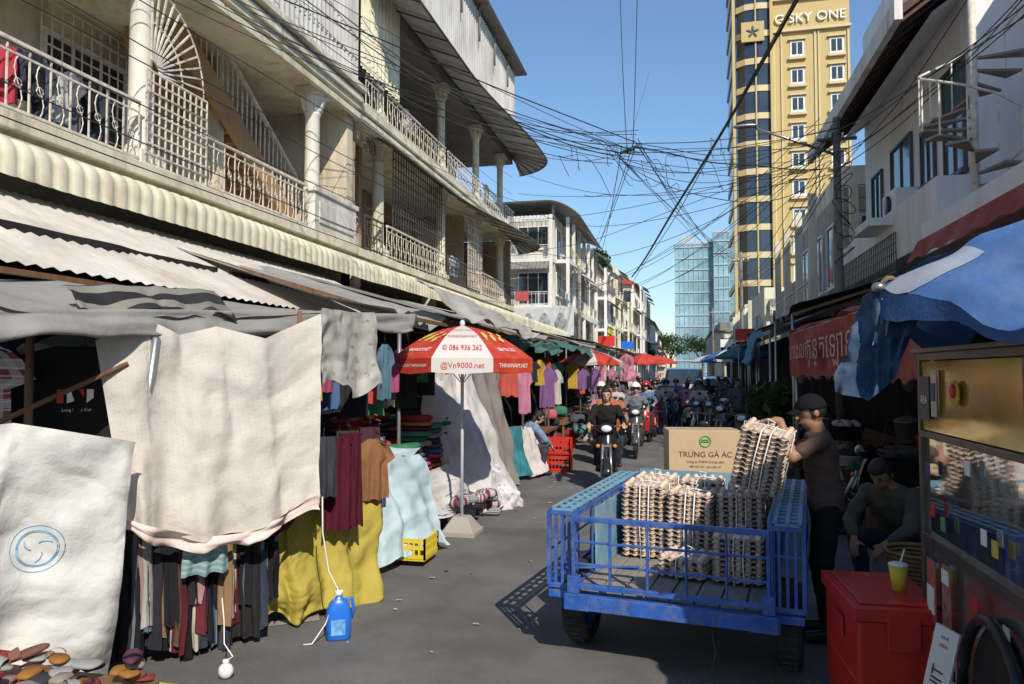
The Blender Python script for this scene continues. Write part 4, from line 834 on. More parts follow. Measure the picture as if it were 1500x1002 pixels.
# ------------------------------------------------------------ parasols
URED=M('red_parasol_cloth',(.58,.05,.035),.6,var=.12,bump=.25,bs=8,trans=.2,dirt=(.60,.27,.06),da=.35,ds=5)
UWH=M('white_parasol_cloth',(.76,.73,.70),.6,var=.06,bump=.25,bs=8,trans=.25,dirt=(.6,.55,.5),da=.4)
def parasol(x,y,zt,zr,r,a0,m1,m2,label,n=8,base=True,val=.07,polem=None,bul=0):
    o=thing('parasol',label,'umbrella',(x,y,0),0,'market parasols')
    P=lambda k,rr,z:V((x+rr*math.cos(a0+2*pi*k/n),y+rr*math.sin(a0+2*pi*k/n),z))
    mb=MB()
    for k in range(n):
        a=P(k,r,zr);b=P(k+1,r,zr);t=P(0,0,zt); m=k%2; S_=8
        def q(p,f): v=t.lerp(p,f); v.z+=bul*math.sin(pi*f); return v
        for i in range(S_):
            f0=i/S_;f1=(i+1)/S_
            mb.add([q(a,f0),q(a,f1),q(b,f1),q(b,f0)],[(0,1,2,3)],m)
        dn=V((0,0,-val)); md=(a+b)/2+V((0,0,-val-.02)); mb.add([a,b,b+dn,md,a+dn],[(0,4,3,2,1)],m)
    part(o,'canopy',mb,[m1,m2]); mb=MB(); mb.cyl((x,y,.1),P(0,0,zt),.018); mb.ell(P(0,0,zt+.02),(.03,.03,.04)); part(o,'pole',mb,polem or STEEL)
    mb=MB()
    for k in range(n): mb.bar(P(k,0.02,zt-.02),P(k,r,zr-.01),.01); mb.bar(P(k,.02,zr-.25),P(k,r*.5,(zt+zr)/2-.02),.008)
    part(o,'ribs',mb,STEEL)
    if base:
        mb=MB(); mb.box(x-.19,x+.19,y-.19,y+.19,0,.06); mb.add([(x-.17,y-.17,.06),(x+.17,y-.17,.06),(x+.17,y+.17,.06),(x-.17,y+.17,.06),(x-.08,y-.08,.2),(x+.08,y-.08,.2),(x+.08,y+.08,.2),(x-.08,y+.08,.2)],[(0,1,5,4),(1,2,6,5),(2,3,7,6),(3,0,4,7),(4,5,6,7)]); part(o,'concrete_base',mb,CONC,bev=.01)
    return o
ang=math.atan2(-7.73,2.34); BUL=.07; ZT=2.26;ZR=1.89
u=parasol(-2.34,7.73,ZT,ZR,.80,ang-pi/8,UWH,URED,'red and white advertising parasol on a concrete base',polem=M('pale_pole',(.55,.60,.65),.5),val=.14,bul=BUL)
pa=lambda k:V((-2.34+.80*math.cos(ang-pi/8+k*pi/4),7.73+.80*math.sin(ang-pi/8+k*pi/4),ZR))
def panel_frame(k,f):
    a=pa(k);b=pa(k+1);t=V((-2.34,7.73,ZT)); r=(b-a).normalized(); m=(a+b)/2
    def q(f): v=m.lerp(t,f); v.z+=BUL*math.sin(pi*(1-f)); return v
    up=(q(f+.06)-q(f-.06)).normalized(); nn=r.cross(up); return q(f)+nn*.012,r,up
def panel_text(k,s,f,size,mat,sy=2):
    p,r,up=panel_frame(k,f); text(u,s,size,tuple(p),tuple(r),tuple(up),mat,sy=sy)
panel_text(0,'SUNGH NGHI',.62,.038,TEXTR,1.6); panel_text(0,'THINHNAM.NET',.42,.042,TEXTR,1.7); panel_text(0,'© 086 936 262',.17,.066,TEXTR,1.9)
panel_text(1,'086 936 262',.14,.05,TEXTW,1.6); panel_text(-1,'THINHNAM.NET',.14,.05,TEXTW,1.6)
for k,s,mt,sz in((1,'THINHNAM.NET',TEXTW,.06),(-1,'CSE HOCH THINHNAM',TEXTW,.045),(0,'@Vn9000.net',TEXTR,.078),(-2,'THINHNAM.NET',TEXTR,.06),(2,'Vn9000.net',TEXTR,.06)):
    a=pa(k);b=pa(k+1);r_=(b-a).normalized(); m_=(a+b)/2; nn=r_.cross(V((0,0,1)))
    text(u,s,sz,tuple(m_+V((0,0,-.075))+nn*.005),tuple(r_),(0,0,1),mt)
for k in(1,-1):
    mb=MB()
    for i in range(11):
        q,r,up=panel_frame(k,.34+.06*((i*5)%4)); q=q+r*(.028*(i-5)); w_=.016+.01*(i%3); mb.add([q+r*w_,q+up*w_*1.8,q-r*w_,q-up*w_*1.5],[(0,1,2,3)])
    part(u,'gold_print',mb,TEXTG)
parasol(-2.3,19.0,2.3,2.0,.85,.3,URED,UWH,'red and white parasol beside the row of stalls',bul=.06)
parasol(-1.9,38,2.7,2.2,1.1,.5,URED,URED,'red parasol over a stall',bul=.08); parasol(2.2,28,2.7,2.3,1.1,.5,TEAL,BLUEF,'teal and blue parasol over a stall',bul=.08); parasol(2.0,36,2.8,2.3,1.2,.2,BLUEF,UWH,'blue parasol over a stall',bul=.08)
parasol(-1.7,52,2.9,2.4,1.4,.2,URED,URED,'red parasol over a distant stall',bul=.08); parasol(1.9,55,3.0,2.5,1.4,.2,UWH,BLUEF,'white and blue parasol over a distant stall',bul=.08)
# big blue umbrella
UB=thing('market_umbrella','large faded blue market umbrella with loose navy flap','umbrella',(1.95,3.25,0),0,'market parasols')
cx,cy=1.95,3.25; n=8; a0=math.atan2(3.02-cy,.73-cx); r=1.24
def rim(a):
    k=(a-a0)/(pi/4); f=abs(k-round(k))*2; return r*(1-.12*f)
def fn(u_,v_):
    a=a0+2*pi*u_; rr=rim(a)*v_; k=(a-a0)/(pi/4); f=abs(k-round(k))*2
    z=2.58-.51*v_**1.25-.17*f*v_**2-.11*f*math.sin(pi*v_)
    return V((cx+rr*math.cos(a),cy+rr*math.sin(a),z+.07*noise.noise(V((u_*24,v_*4,0)))+.03*noise.noise(V((u_*70,v_*9,3)))*v_))
mb=MB(); mb.grid(fn,200,30); part(UB,'canopy',mb,BLUEF)
mb=MB(); mb.grid(lambda u_,v_:fn((u_*.014)+.002,.76+.24*v_)+V((0,0,.006)),6,10); part(UB,'white_stripe',mb,WHF)
def fl(u_,v_):
    p=fn((-.02+u_),1.0); a=a0+2*pi*(u_-.02); return p+V((0,0,-.07*v_-.03*v_*math.sin(u_*60)))+V((math.cos(a),math.sin(a),0))*(.015*v_*math.sin(u_*70))
mb=MB(); mb.grid(fl,160,3); part(UB,'valance',mb,BLUEF)
tip=fn(0,1)
part(UB,'loose_flap',clothmb([tip+V((.20,.0,.06)),tip+V((.08,.02,.02)),tip+V((-.0,.05,.0)),tip+V((-.05,.10,-.02))],[tip+V((.10,.03,-.20)),tip+V((.04,.05,-.36)),tip+V((-.03,.08,-.43)),tip+V((-.12,.14,-.40))],amp=.04,folds=2.6,seed=5,nu=40,nv=30,cr=.008),[NAVYF])
part(UB,'white_lining',clothmb([tip+V((.06,-.02,.0)),tip+V((.01,.01,.0))],[tip+V((.02,.01,-.18)),tip+V((-.02,.04,-.22))],amp=.02,folds=1.5,seed=6,nu=20,nv=20),[WHF])
mb=MB(); mb.cyl((cx,cy,0),(cx,cy,2.62),.025); part(UB,'pole',mb,STEEL)
mb=MB()
for k in range(8):
    a=a0+k*pi/4; mb.bar((cx,cy,2.53),(cx+r*math.cos(a),cy+r*math.sin(a),2.02),.015)
mb.ell(tip+V((-.01,0,0)),(.025,.025,.02)); part(UB,'ribs',mb,STEEL)
mb=MB(); c=tip+V((.03,0,.0)); mb.tube([c+V((.03*math.cos(a),.01*math.sin(a*2),.035*math.sin(a))) for a in[j*pi/5 for j in range(22)]],.010,6); part(UB,'rope_knot',mb,M('straw_rope',(.4,.3,.18),.9))
mb=MB(); corr(mb,(-2.6,-2.5,3.0),(.9,-2.5,3.0),(.7,-.5,3.15),(-2.3,-.4,3.1),.2,.02); 
solo('canopy',mb,TARPG,'unseen grey tin canopy added behind the viewer to shade the road','canopy')  # added out of view so its shadow falls across the near road
# ------------------------------------------------------------ cart right
ct=thing('food_cart','glass-sided street food cart with yellow sign panel and metal frame','food cart',(1.6,3,0))
GM=M('reflective_cart_glass',(.62,.63,.62),.03,metal=.95,var=.08,bump=.03,bs=2)
FRM=M('brown_grey_frame',(.10,.09,.08),.4,metal=.4,var=.2,dirt=(.17,.145,.12),da=.4)
X=1.10
mb=MB(); mb.box(X,X+.8,1.6,3.92,1.805,1.84); mb.box(X-.02,X+.82,1.58,3.94,1.84,1.86)
for y_ in(1.6,2.75,3.885): mb.box(X,X+.035,y_,y_+.035,.25,1.805)
mb.box(X+.765,X+.8,3.885,3.92,.25,1.805); mb.box(X+.765,X+.8,1.6,1.635,.25,1.805)
mb.box(X-.004,X+.04,1.635,3.885,1.445,1.475); mb.box(X-.004,X+.04,1.635,3.885,.95,1.0); mb.box(X-.004,X+.04,1.635,3.885,.25,.31); mb.box(X+.035,X+.765,3.89,3.92,.94,.98)
part(ct,'frame',mb,FRM,bev=.004)
YP=M('yellow_sign_panel',(.50,.37,.09),.12,metal=.55,var=.25,scale=1.2,bump=.02,bs=2,spec=.9); mb=MB(); mb.box(X+.01,X+.03,1.65,3.88,1.48,1.80); part(ct,'sign_panel',mb,YP)
for y0,y1 in((1.64,2.745),(2.79,3.88)):
    mb=MB(); mb.box(X+.02,X+.026,y0,y1,1.0,1.445); part(ct,'glass_pane',mb,GM)
    mb=MB(); mb.box(X+.02,X+.03,y0,y1,.31,.95); part(ct,'lower_panel',mb,M('dull_steel_panel',(.42,.41,.39),.16,metal=.85,var=.25,scale=4,dirt=(.16,.13,.1),da=.5,bump=.1,bs=4))
mb=MB(); mb.box(X+.1,X+.76,3.90,3.915,.33,1.8); part(ct,'end_panel',mb,GLASSD)
mb=MB(); mb.box(X+.05,X+.78,1.64,3.86,.30,.93); part(ct,'cabinet',mb,DARK)
def poster(y0,y1,z0,z1,mat,nm='poster',d=0):
    mb=MB(); mb.box(X-.009-d,X-.005-d,y0,y1,z0,z1); return part(ct,nm,mb,mat)
poster(3.72,3.85,1.53,1.73,M('dark_sticker',(.02,.05,.07),.4)); text(ct,'ABA',.055,(X-.012,3.785,1.62),(0,-1,0),(0,0,1),TEXTW)
poster(3.62,3.69,1.55,1.76,M('pale_paper',(.5,.5,.45)),'white_sticker'); poster(3.63,3.68,1.62,1.70,M('navy_print',(.03,.05,.2),.5),'sticker_print',.005)
mb=MB(); mb.lathe([(.055,0),(.055,.006)],(X-.003,3.40,1.66),20,R=Matrix.Rotation(-pi/2,3,'Y')); part(ct,'round_badge',mb,TEXTG); mb=MB(); mb.lathe([(.03,0),(.03,.006)],(X-.0095,3.40,1.67),16,R=Matrix.Rotation(-pi/2,3,'Y')); part(ct,'badge_centre',mb,TEXTR)
poster(3.69,3.80,.62,.90,M('red_white_poster',(.45,.1,.1),.4)); poster(3.70,3.79,.66,.78,TEXTW,'poster_print',.005)
poster(3.50,3.60,.60,.92,M('photo_poster',(.3,.16,.14),.4,var=.6,scale=20)); poster(3.51,3.59,.84,.90,TEXTW,'poster_print',.005); poster(3.51,3.59,.62,.66,TEXTG,'poster_print',.005)
poster(3.45,3.52,.35,.56,TEXTW); poster(3.46,3.51,.46,.52,M('navy_print',(.03,.05,.2)),'poster_print',.005); poster(3.7,3.8,.34,.58,M('white_red_poster',(.55,.4,.36),.4,var=.4,scale=14))
for i,(y_,z_,mm_) in enumerate([(3.2,.82,TEXTR),(3.1,1.1,TEXTW),(3.0,1.08,TEXTG),(3.55,1.06,M('green_sticker',(.1,.3,.15),.4)),(3.68,1.1,TEXTR),(3.25,1.34,TEXTW),(2.92,.8,M('pale_paper',(.5,.5,.45))),(3.74,1.28,M('navy_print',(.03,.05,.2)))]): poster(y_,y_+.05,z_,z_+.06,mm_,'sticker')
mb=MB(); c=V((X-.02,3.05,.42)); mb.tube([c+V((0,.3*math.cos(a),.42*math.sin(a))) for a in[j*pi/14 for j in range(15)]],.022,8); part(ct,'wheel_arch',mb,BPL)
mb=MB(); mb.add([c+V((.03,.29*math.cos(a),.40*math.sin(a))) for a in[j*pi/14 for j in range(15)]],[tuple(range(15))]); part(ct,'arch_panel',mb,DARK)
def wheel(par,c,r,w,axis='X',rim=STEEL,W=False,sp=8):
    R_=Matrix.Rotation(pi/2,3,'Y') if axis=='X' else Matrix.Rotation(pi/2,3,'X'); t=r*.28
    mb=MB(); prof=[(r-t,-w*.35),(r-t*.7,-w*.5),(r-t*.2,-w*.48),(r,-w*.28),(r,w*.28),(r-t*.2,w*.48),(r-t*.7,w*.5),(r-t,w*.35),(r-t,-w*.35)]
    mb.lathe(prof,c,28,R=R_)
    if r>.2:
        for j in range(28):
            a=2*pi*j/28; p=V((0,math.cos(a),math.sin(a))); ax=V((1,0,0))
            mb.bar(V(c)+p*(r+.004)-ax*w*.3,V(c)+p*(r+.004)+ax*w*.3,.012,.016)
    wl=part(par,'wheel',mb,RUB,W=W); mb=MB(); mb.lathe([(.02,-w*.3),(r*.2,-w*.32),(r*.2,w*.32),(.02,w*.3)],c,12,R=R_); mb.lathe([(r-t*1.25,-w*.3),(r-t,-w*.36),(r-t,w*.36),(r-t*1.25,w*.3),(r-t*1.25,-w*.3)],c,24,R=R_)
    for j in range(sp):
        a=2*pi*j/sp; p=V((0,math.cos(a),math.sin(a))); mb.bar(V(c)+p*r*.15,V(c)+p*(r-t*1.1),.02,.012)
    part(wl,'rim',mb,rim,W=W); return wl
wheel(ct,(X+.04,3.05,.25),.25,.07,W=True)
bd=thing('price_board','narrow white leaning board with bold black lettering','sign board',(.98,3.35,0))
cB=V((1.01,3.44,.0)); rt=V((.55,-.83,0)).normalized(); upv=(V((.10,.06,1))+rt*.16).normalized(); rt=(rt-upv*rt.dot(upv)).normalized()
mb=MB(); q=cB+V((-.02,0,.36)); hw_=.055; mb.add([q-rt*hw_,q+rt*hw_,q+rt*hw_+upv*.34,q-rt*hw_+upv*.34]+[x-rt.cross(upv)*.012 for x in(q-rt*hw_,q+rt*hw_,q+rt*hw_+upv*.34,q-rt*hw_+upv*.34)],[(0,1,2,3),(4,7,6,5),(0,4,5,1),(1,5,6,2),(2,6,7,3),(3,7,4,0)]); part(bd,'panel',mb,WPL)
mb=MB(); mb.bar(q+V((0,0,-.36)),q,.03); part(bd,'stand',mb,WOOD)
text(bd,'UIT',.075,tuple(q+upv*.12+rt.cross(upv)*.004),tuple(upv),tuple(-rt),TEXTB); text(bd,'wi-fi',.022,tuple(q+upv*.30+rt.cross(upv)*.004),tuple(rt),tuple(upv),TEXTB); text(bd,'ABA',.022,tuple(q+upv*.265+rt.cross(upv)*.004),tuple(rt),tuple(upv),TEXTR)
cl_=thing('cooler_box','red plastic ice cooler with lid standing on a crate','cooler',(.95,4.05,0),.05)
mb=MB(); mb.box(-.19,.19,-.31,.31,.12,.60); mb.box(-.195,.195,-.28,.28,.3,.33); part(cl_,'body',mb,REDP,W=False,bev=.025)
mb=MB(); mb.box(-.21,.21,-.33,.33,.605,.67); mb.box(-.17,.17,-.28,.28,.67,.682); part(cl_,'lid',mb,REDP,W=False,bev=.02)
mb=MB(); mb.box(-.205,-.195,-.08,.08,.45,.55); part(cl_,'latch',mb,REDP,W=False,bev=.003); mb=MB(); mb.box(-.07,.07,-.34,-.325,.48,.64); part(cl_,'latch',mb,REDP,W=False,bev=.004)
mb=MB(); mb.box(-.18,.18,-.28,.28,0,.118); part(cl_,'base_crate',mb,REDP,W=False,bev=.01)
cup=thing('drink_cup','clear plastic cup of yellow iced drink with straw on the cooler','cup',(1.02,4.0,.683)); mb=MB(); mb.lathe([(.03,0),(.045,.12),(.044,.12)],(0,0,0),16); part(cup,'cup',mb,YEL,W=False); mb=MB(); mb.lathe([(.046,.12),(.046,.128),(.03,.135)],n=16); part(cup,'lid',mb,WPL,W=False); mb=MB(); mb.cyl((0,0,.1),(.03,0,.2),.004); part(cup,'straw',mb,WPL,W=False)
mb=MB(); 
for i in range(9): 
    mb.tube([V((.98,3.68,.2))+V((.05*i-.25,-.02*i,.06*math.sin(i*.7)))+V((.022*math.cos(t),0,.014*math.sin(t))) for t in[j*pi/4 for j in range(9)]],.004,4)
solo('chain',mb,DIRON,'rusty chain hanging by the cooler','chain')
# ------------------------------------------------------------ trailer
TR=thing('cargo_trailer','blue steel market cargo trailer with slatted side racks and open tailgate','trailer',(-.09,4.42,0),math.radians(-9))
hw=.73; iw=.56; z0,z1=.45,.89; Lr=1.85
for s in(-1,1):
    mb=MB(); xo=s*hw; xi=s*iw
    for x in(xo,xi):
        mb.bar((x,0,z0),(x,Lr,z0),.026); mb.bar((x,0,z1),(x,Lr,z1),.026)
        n=6 if x==xo else 5
        for i in range(n+1): mb.bar((x,Lr*i/n,z0),(x,Lr*i/n,z1),.024 if i in(0,n) else .012)
    mb.bar((xo,0,.66),(xo,Lr,.66),.012)
    for i in range(5): x=xi+(xo-xi)*i/4; mb.bar((x,0.0,z0),(x,0,z1),.018)
    mb.bar((xi,0,z0),(xo,0,z0),.026); mb.bar((xi,0,z1),(xo,0,z1),.026); mb.bar((xi,Lr,z1),(xo,Lr,z1),.026); mb.bar((xi,0,.74),(xo,0,.74),.012)
    part(TR,'side_rack',mb,BLUEP,W=False,bev=.002)
    mb=MB(); k=15
    lo,hi=min(xo,xi)+.02,max(xo,xi)-.02
    for i in range(k+1): y_=.02+(Lr-.04)*i/k; mb.box(lo,hi,y_-.018,y_+.018,z1+.012,z1+.022)
    for x in(lo,(lo+hi)/2,hi): mb.box(x-.012,x+.012,0.02,Lr-.02,z1+.0225,z1+.03)
    part(TR,'perforated_top_strip',mb,BLUEL,W=False)
    mb=MB(); mb.box(xi-s*.03-.006,xi-s*.03+.006,.35,Lr-.02,.46,.87); part(TR,'inner_side_board',mb,BLUEL,W=False)
mb=MB(); mb.box(-iw,iw,Lr-.02,Lr+.01,z0,z1+.05); part(TR,'front_board',mb,BLUEL,W=False)
mb=MB()
for i in range(8): x=-iw+.01+i*(2*iw)/8; mb.box(x,x+2*iw/8-.012,0,Lr-.03,.425,.455)
part(TR,'bed_floor',mb,WOODG,W=False,bev=.003)
mb=MB(); tw=iw-.01; gy=-.07
for z in(.48,.875): mb.bar((-tw,gy,z),(tw,gy,z),.03)
mb.bar((-tw,gy,.61),(tw,gy,.61),.014); mb.bar((-tw,gy,.74),(tw,gy,.74),.014)
for i in range(6): x=-tw+2*tw*i/5; mb.bar((x,gy,.46),(x,gy,.89),.04,.02) if i in(0,5) else mb.bar((x,gy,.48),(x,gy,.875),.035,.012)
mb.bar((-tw+.03,gy-.012,.59),(-tw+.4,gy-.012,.63),.02,.01)
for x in(-tw,tw): mb.box(x-.035,x+.035,gy-.03,gy+.03,.44,.54)
part(TR,'tailgate',mb,BLUEP,W=False,bev=.003)
mb=MB(); mb.box(-iw-.05,iw+.05,-.10,-.05,.345,.43); mb.box(-hw,hw,-.02,.05,.38,.425); mb.box(-.6,-.45,-.112,-.10,.345,.44); mb.box(.45,.6,-.112,-.10,.345,.44); part(TR,'rear_apron',mb,BLUEP,W=False,bev=.004)
mb=MB(); mb.bar((-.35,0,.38),(-.2,Lr+.9,.45),.06); mb.bar((.35,0,.38),(.2,Lr+.9,.45),.06); mb.bar((-.6,.42,.27),(.6,.42,.27),.05); mb.bar((-.45,.42,.27),(-.45,.42,.42),.05); mb.bar((.45,.42,.27),(.45,.42,.42),.05); part(TR,'chassis',mb,DIRON,W=False)
for s in(-1,1): wheel(TR,(s*.64,.42,.25),.25,.15,rim=BLUEP)
mb=MB(); mb.tube([(.25,-.08,.32),(.27,-.09,.2),(.24,-.1,.08),(.28,-.12,.03)],.006,5); part(TR,'dangling_strap',mb,DGREEN,W=False)
# egg trays
def traymesh():
    mb=MB(); N_=32; w_=.30
    def fn(u,v):
        x=(u-.5)*w_;y=(v-.5)*w_; k=2*pi/ .06; z=.0085*math.cos(k*x)*math.cos(k*y)
        e=max(abs(u-.5),abs(v-.5)); z=z+(.003 if e>.485 else 0); return V((x,y,z))
    mb.grid(fn,N_,N_,sm=True)
    for i in range(5):
        for j in range(5):
            if i in(0,4) or j in(0,4): mb.ell((-.12+.06*i+random.uniform(-.002,.002),-.12+.06*j,.013),(.0195,.0195,.0175),10,m=1)
    return mkmesh('egg_tray',mb,[PULP,EGG])
traym=traymesh()
def estack(loc,n,rz=0,rx=0,ry=0,label='stack of pink-brown pulp egg trays tied with white strap',sp=.031):
    o=thing('egg_tray_stack',label,'egg trays',loc,rz,'stacks of egg trays'); o.rotation_euler=(rx,ry,rz)
    for k in range(n):
        t=bpy.data.objects.new('egg_tray',traym); t.parent=o; t.location=(random.uniform(-.004,.004),random.uniform(-.004,.004),.02+k*sp); t.rotation_euler=(random.uniform(-.008,.008),random.uniform(-.008,.008),random.uniform(-.02,.02)); COL.objects.link(t)
        mo=t.modifiers.new('S','SOLIDIFY'); mo.thickness=.003
    h=.025+(n-1)*sp; q=.157
    mb=MB()
    for off in(-.02,.04):
        mb.tube([(off,-q,0),(off-.01,-q,h*.5),(off,-q,h+.008),(off,0,h+.018),(off,q,h+.008),(off,q,0)],.005,5)
    mb.tube([(-q,.02,0),(-q,.02,h+.008),(0,.02,h+.02),(q,.02,h+.008),(q,.02,0)],.005,5)
    mb.tube([(0,0,h+.015),(.03,.01,h+.05),(-.02,.02,h+.06),(-.01,0,h+.03)],.004,5)
    part(o,'strap',mb,WPL,W=False); return o
Rt=Matrix.Rotation(math.radians(-9),3,'Z')
def tl(x,y,z): p=Rt@V((x,y,0)); return (p.x-.09,p.y+4.42,z)
estack(tl(-.32,.95,.462),16,-.12,rx=.02); estack(tl(.0,.90,.462),15,-.22,ry=.03); estack(tl(.33,.95,.462),15,-.1,ry=-.02); estack(tl(.35,.5,.462),9,-.15); estack(tl(.03,.50,.462),4,-.32)
estack(tl(-.32,1.32,.462),16,-.15); estack(tl(.02,1.3,.462),16,-.15); estack(tl(.36,1.35,.462),15,-.1)
estack((.46,5.12,1.0),13,-.25,rx=.14,ry=.24,label='tilted stack of egg trays gripped by the man')
# cardboard box
cb=thing('cardboard_box','large brown cardboard box with printed lettering and green logo','cardboard box',(.15,6.62,.84))
c=V((.15,6.62,0)); rt=V((.99,.13,0)).normalized(); bk=V((-.13,.99,0)).normalized()
mb=MB(); P8=[c+rt*a*.30+bk*b*.2+V((0,0,z)) for z in(.84,1.26) for a,b in((-1,-1),(1,-1),(1,1),(-1,1))]
mb.add(P8,[(0,3,2,1),(4,5,6,7),(0,1,5,4),(1,2,6,5),(2,3,7,6),(3,0,4,7)]); part(cb,'carton',mb,CARD,bev=.006)
mb=MB(); mb.add([c+rt*a*.302+bk*b+V((0,0,1.2625)) for a,b in((-1,-.03),(1,-.03),(1,.03),(-1,.03))],[(0,1,2,3)]); part(cb,'tape',mb,M('clear_tape',(.5,.4,.28),.2))
DRP=M('dark_red_print',(.14,.04,.03),.8)
f=c-bk*.204; text(cb,'TRỨNG GÀ ÁC',.065,tuple(f+V((0,0,1.06))),tuple(rt),(0,0,1),DRP); text(cb,'Công ty TNHH trứng sạch',.028,tuple(f+V((0,0,1.0))),tuple(rt),(0,0,1),DRP); text(cb,'086 936 262 - giao tận nơi',.024,tuple(f+V((0,0,.96))),tuple(rt),(0,0,1),DRP)
mb=MB(); q=f+V((0,0,1.17)); mb.tube([q+rt*.045*math.cos(a)+V((0,0,.045*math.sin(a))) for a in[j*pi/10 for j in range(21)]],.005,4); mb.bar(q-rt*.035,q+rt*.035,.012,.006); mb.bar(q-rt*.03+V((0,0,.015)),q+rt*.03+V((0,0,.015)),.008,.006); part(cb,'green_logo',mb,LOGOG)
# ------------------------------------------------------------ people
def skel(**k):
    d=dict(pelvis=(0,0,.90),chest=(0,.02,1.22),neck=(0,.0,1.42),head=(0,.03,1.56),shL=(-.18,0,1.36),shR=(.18,0,1.36),elL=(-.23,-.02,1.08),elR=(.23,-.02,1.08),wrL=(-.24,.08,.85),wrR=(.24,.08,.85),hdL=(0,.2,-1),hdR=(0,.2,-1),hipL=(-.09,0,.88),hipR=(.09,0,.88),knL=(-.1,.03,.48),knR=(.1,.03,.48),anL=(-.1,-.02,.08),anR=(.1,-.02,.08),toL=(-.12,.14,.03),toR=(.12,.14,.03))
    d.update(k); return {a:V(b) for a,b in d.items()}
def remesh(par,name,mb,mat,vox,W=False,sm=4):
    me=mkmesh(name,mb,[mat]); o=bpy.data.objects.new('t',me)
    r=o.modifiers.new('r','REMESH'); r.mode='VOXEL'; r.voxel_size=vox; r.use_smooth_shade=True
    s=o.modifiers.new('s','SMOOTH'); s.iterations=sm; s.factor=.5
    m2=bake(o)
    m2.materials.clear(); m2.materials.append(mat); m2.name=name
    m2.polygons.foreach_set('use_smooth',[True]*len(m2.polygons))
    ob=bpy.data.objects.new(name,m2); ob.parent=par; COL.objects.link(ob); return ob
def wrinkle(ob,amp=.012):
    for v in ob.data.vertices:
        p=v.co; k=noise.noise(V((p.x*9,p.y*9,p.z*14)))*amp+noise.noise(V((p.x*22,p.y*22,p.z*30)))*amp*.4; v.co=p+v.normal*k
def torso(mb,J_,g,rows,sl=1):
    P=J_['pelvis'];C_=J_['chest'];N_=J_['neck']; ss=(J_['shR']-J_['shL']).normalized(); hs=(J_['hipR']-J_['hipL']).normalized()
    pts=[(P+V((0,0,-.10)),.12,.10,hs),(P+V((0,0,-.04)),.16,.12,hs),(P+V((0,0,.05)),.16,.12,hs),(P.lerp(C_,.5),.145,.105,hs),(C_,.165,.12,ss),(C_.lerp(N_,.5),.175,.10,ss),(C_.lerp(N_,.78),.13,.075,ss),(N_,.062,.058,ss),(N_+(J_['head']-N_)*.4,.052,.052,ss)]
    pts=pts[rows[0]:rows[1]]; n=18; vs=[]
    for i,(p,a,b,sd) in enumerate(pts):
        a*=sl if a>.07 else 1; b*=sl if b>.07 else 1
        up=(pts[min(i+1,len(pts)-1)][0]-pts[max(i-1,0)][0]).normalized(); fw=up.cross(sd).normalized(); sd2=fw.cross(up).normalized()
        for j in range(n): t=2*pi*j/n; vs.append(p+sd2*(a+g)*math.cos(t)+fw*(b+g)*math.sin(t))
    k=len(pts); mb.add(vs,[(i*n+j,i*n+(j+1)%n,(i+1)*n+(j+1)%n,(i+1)*n+j) for i in range(k-1) for j in range(n)]+[tuple(range(n-1,-1,-1)),tuple((k-1)*n+j for j in range(n))],0,True)
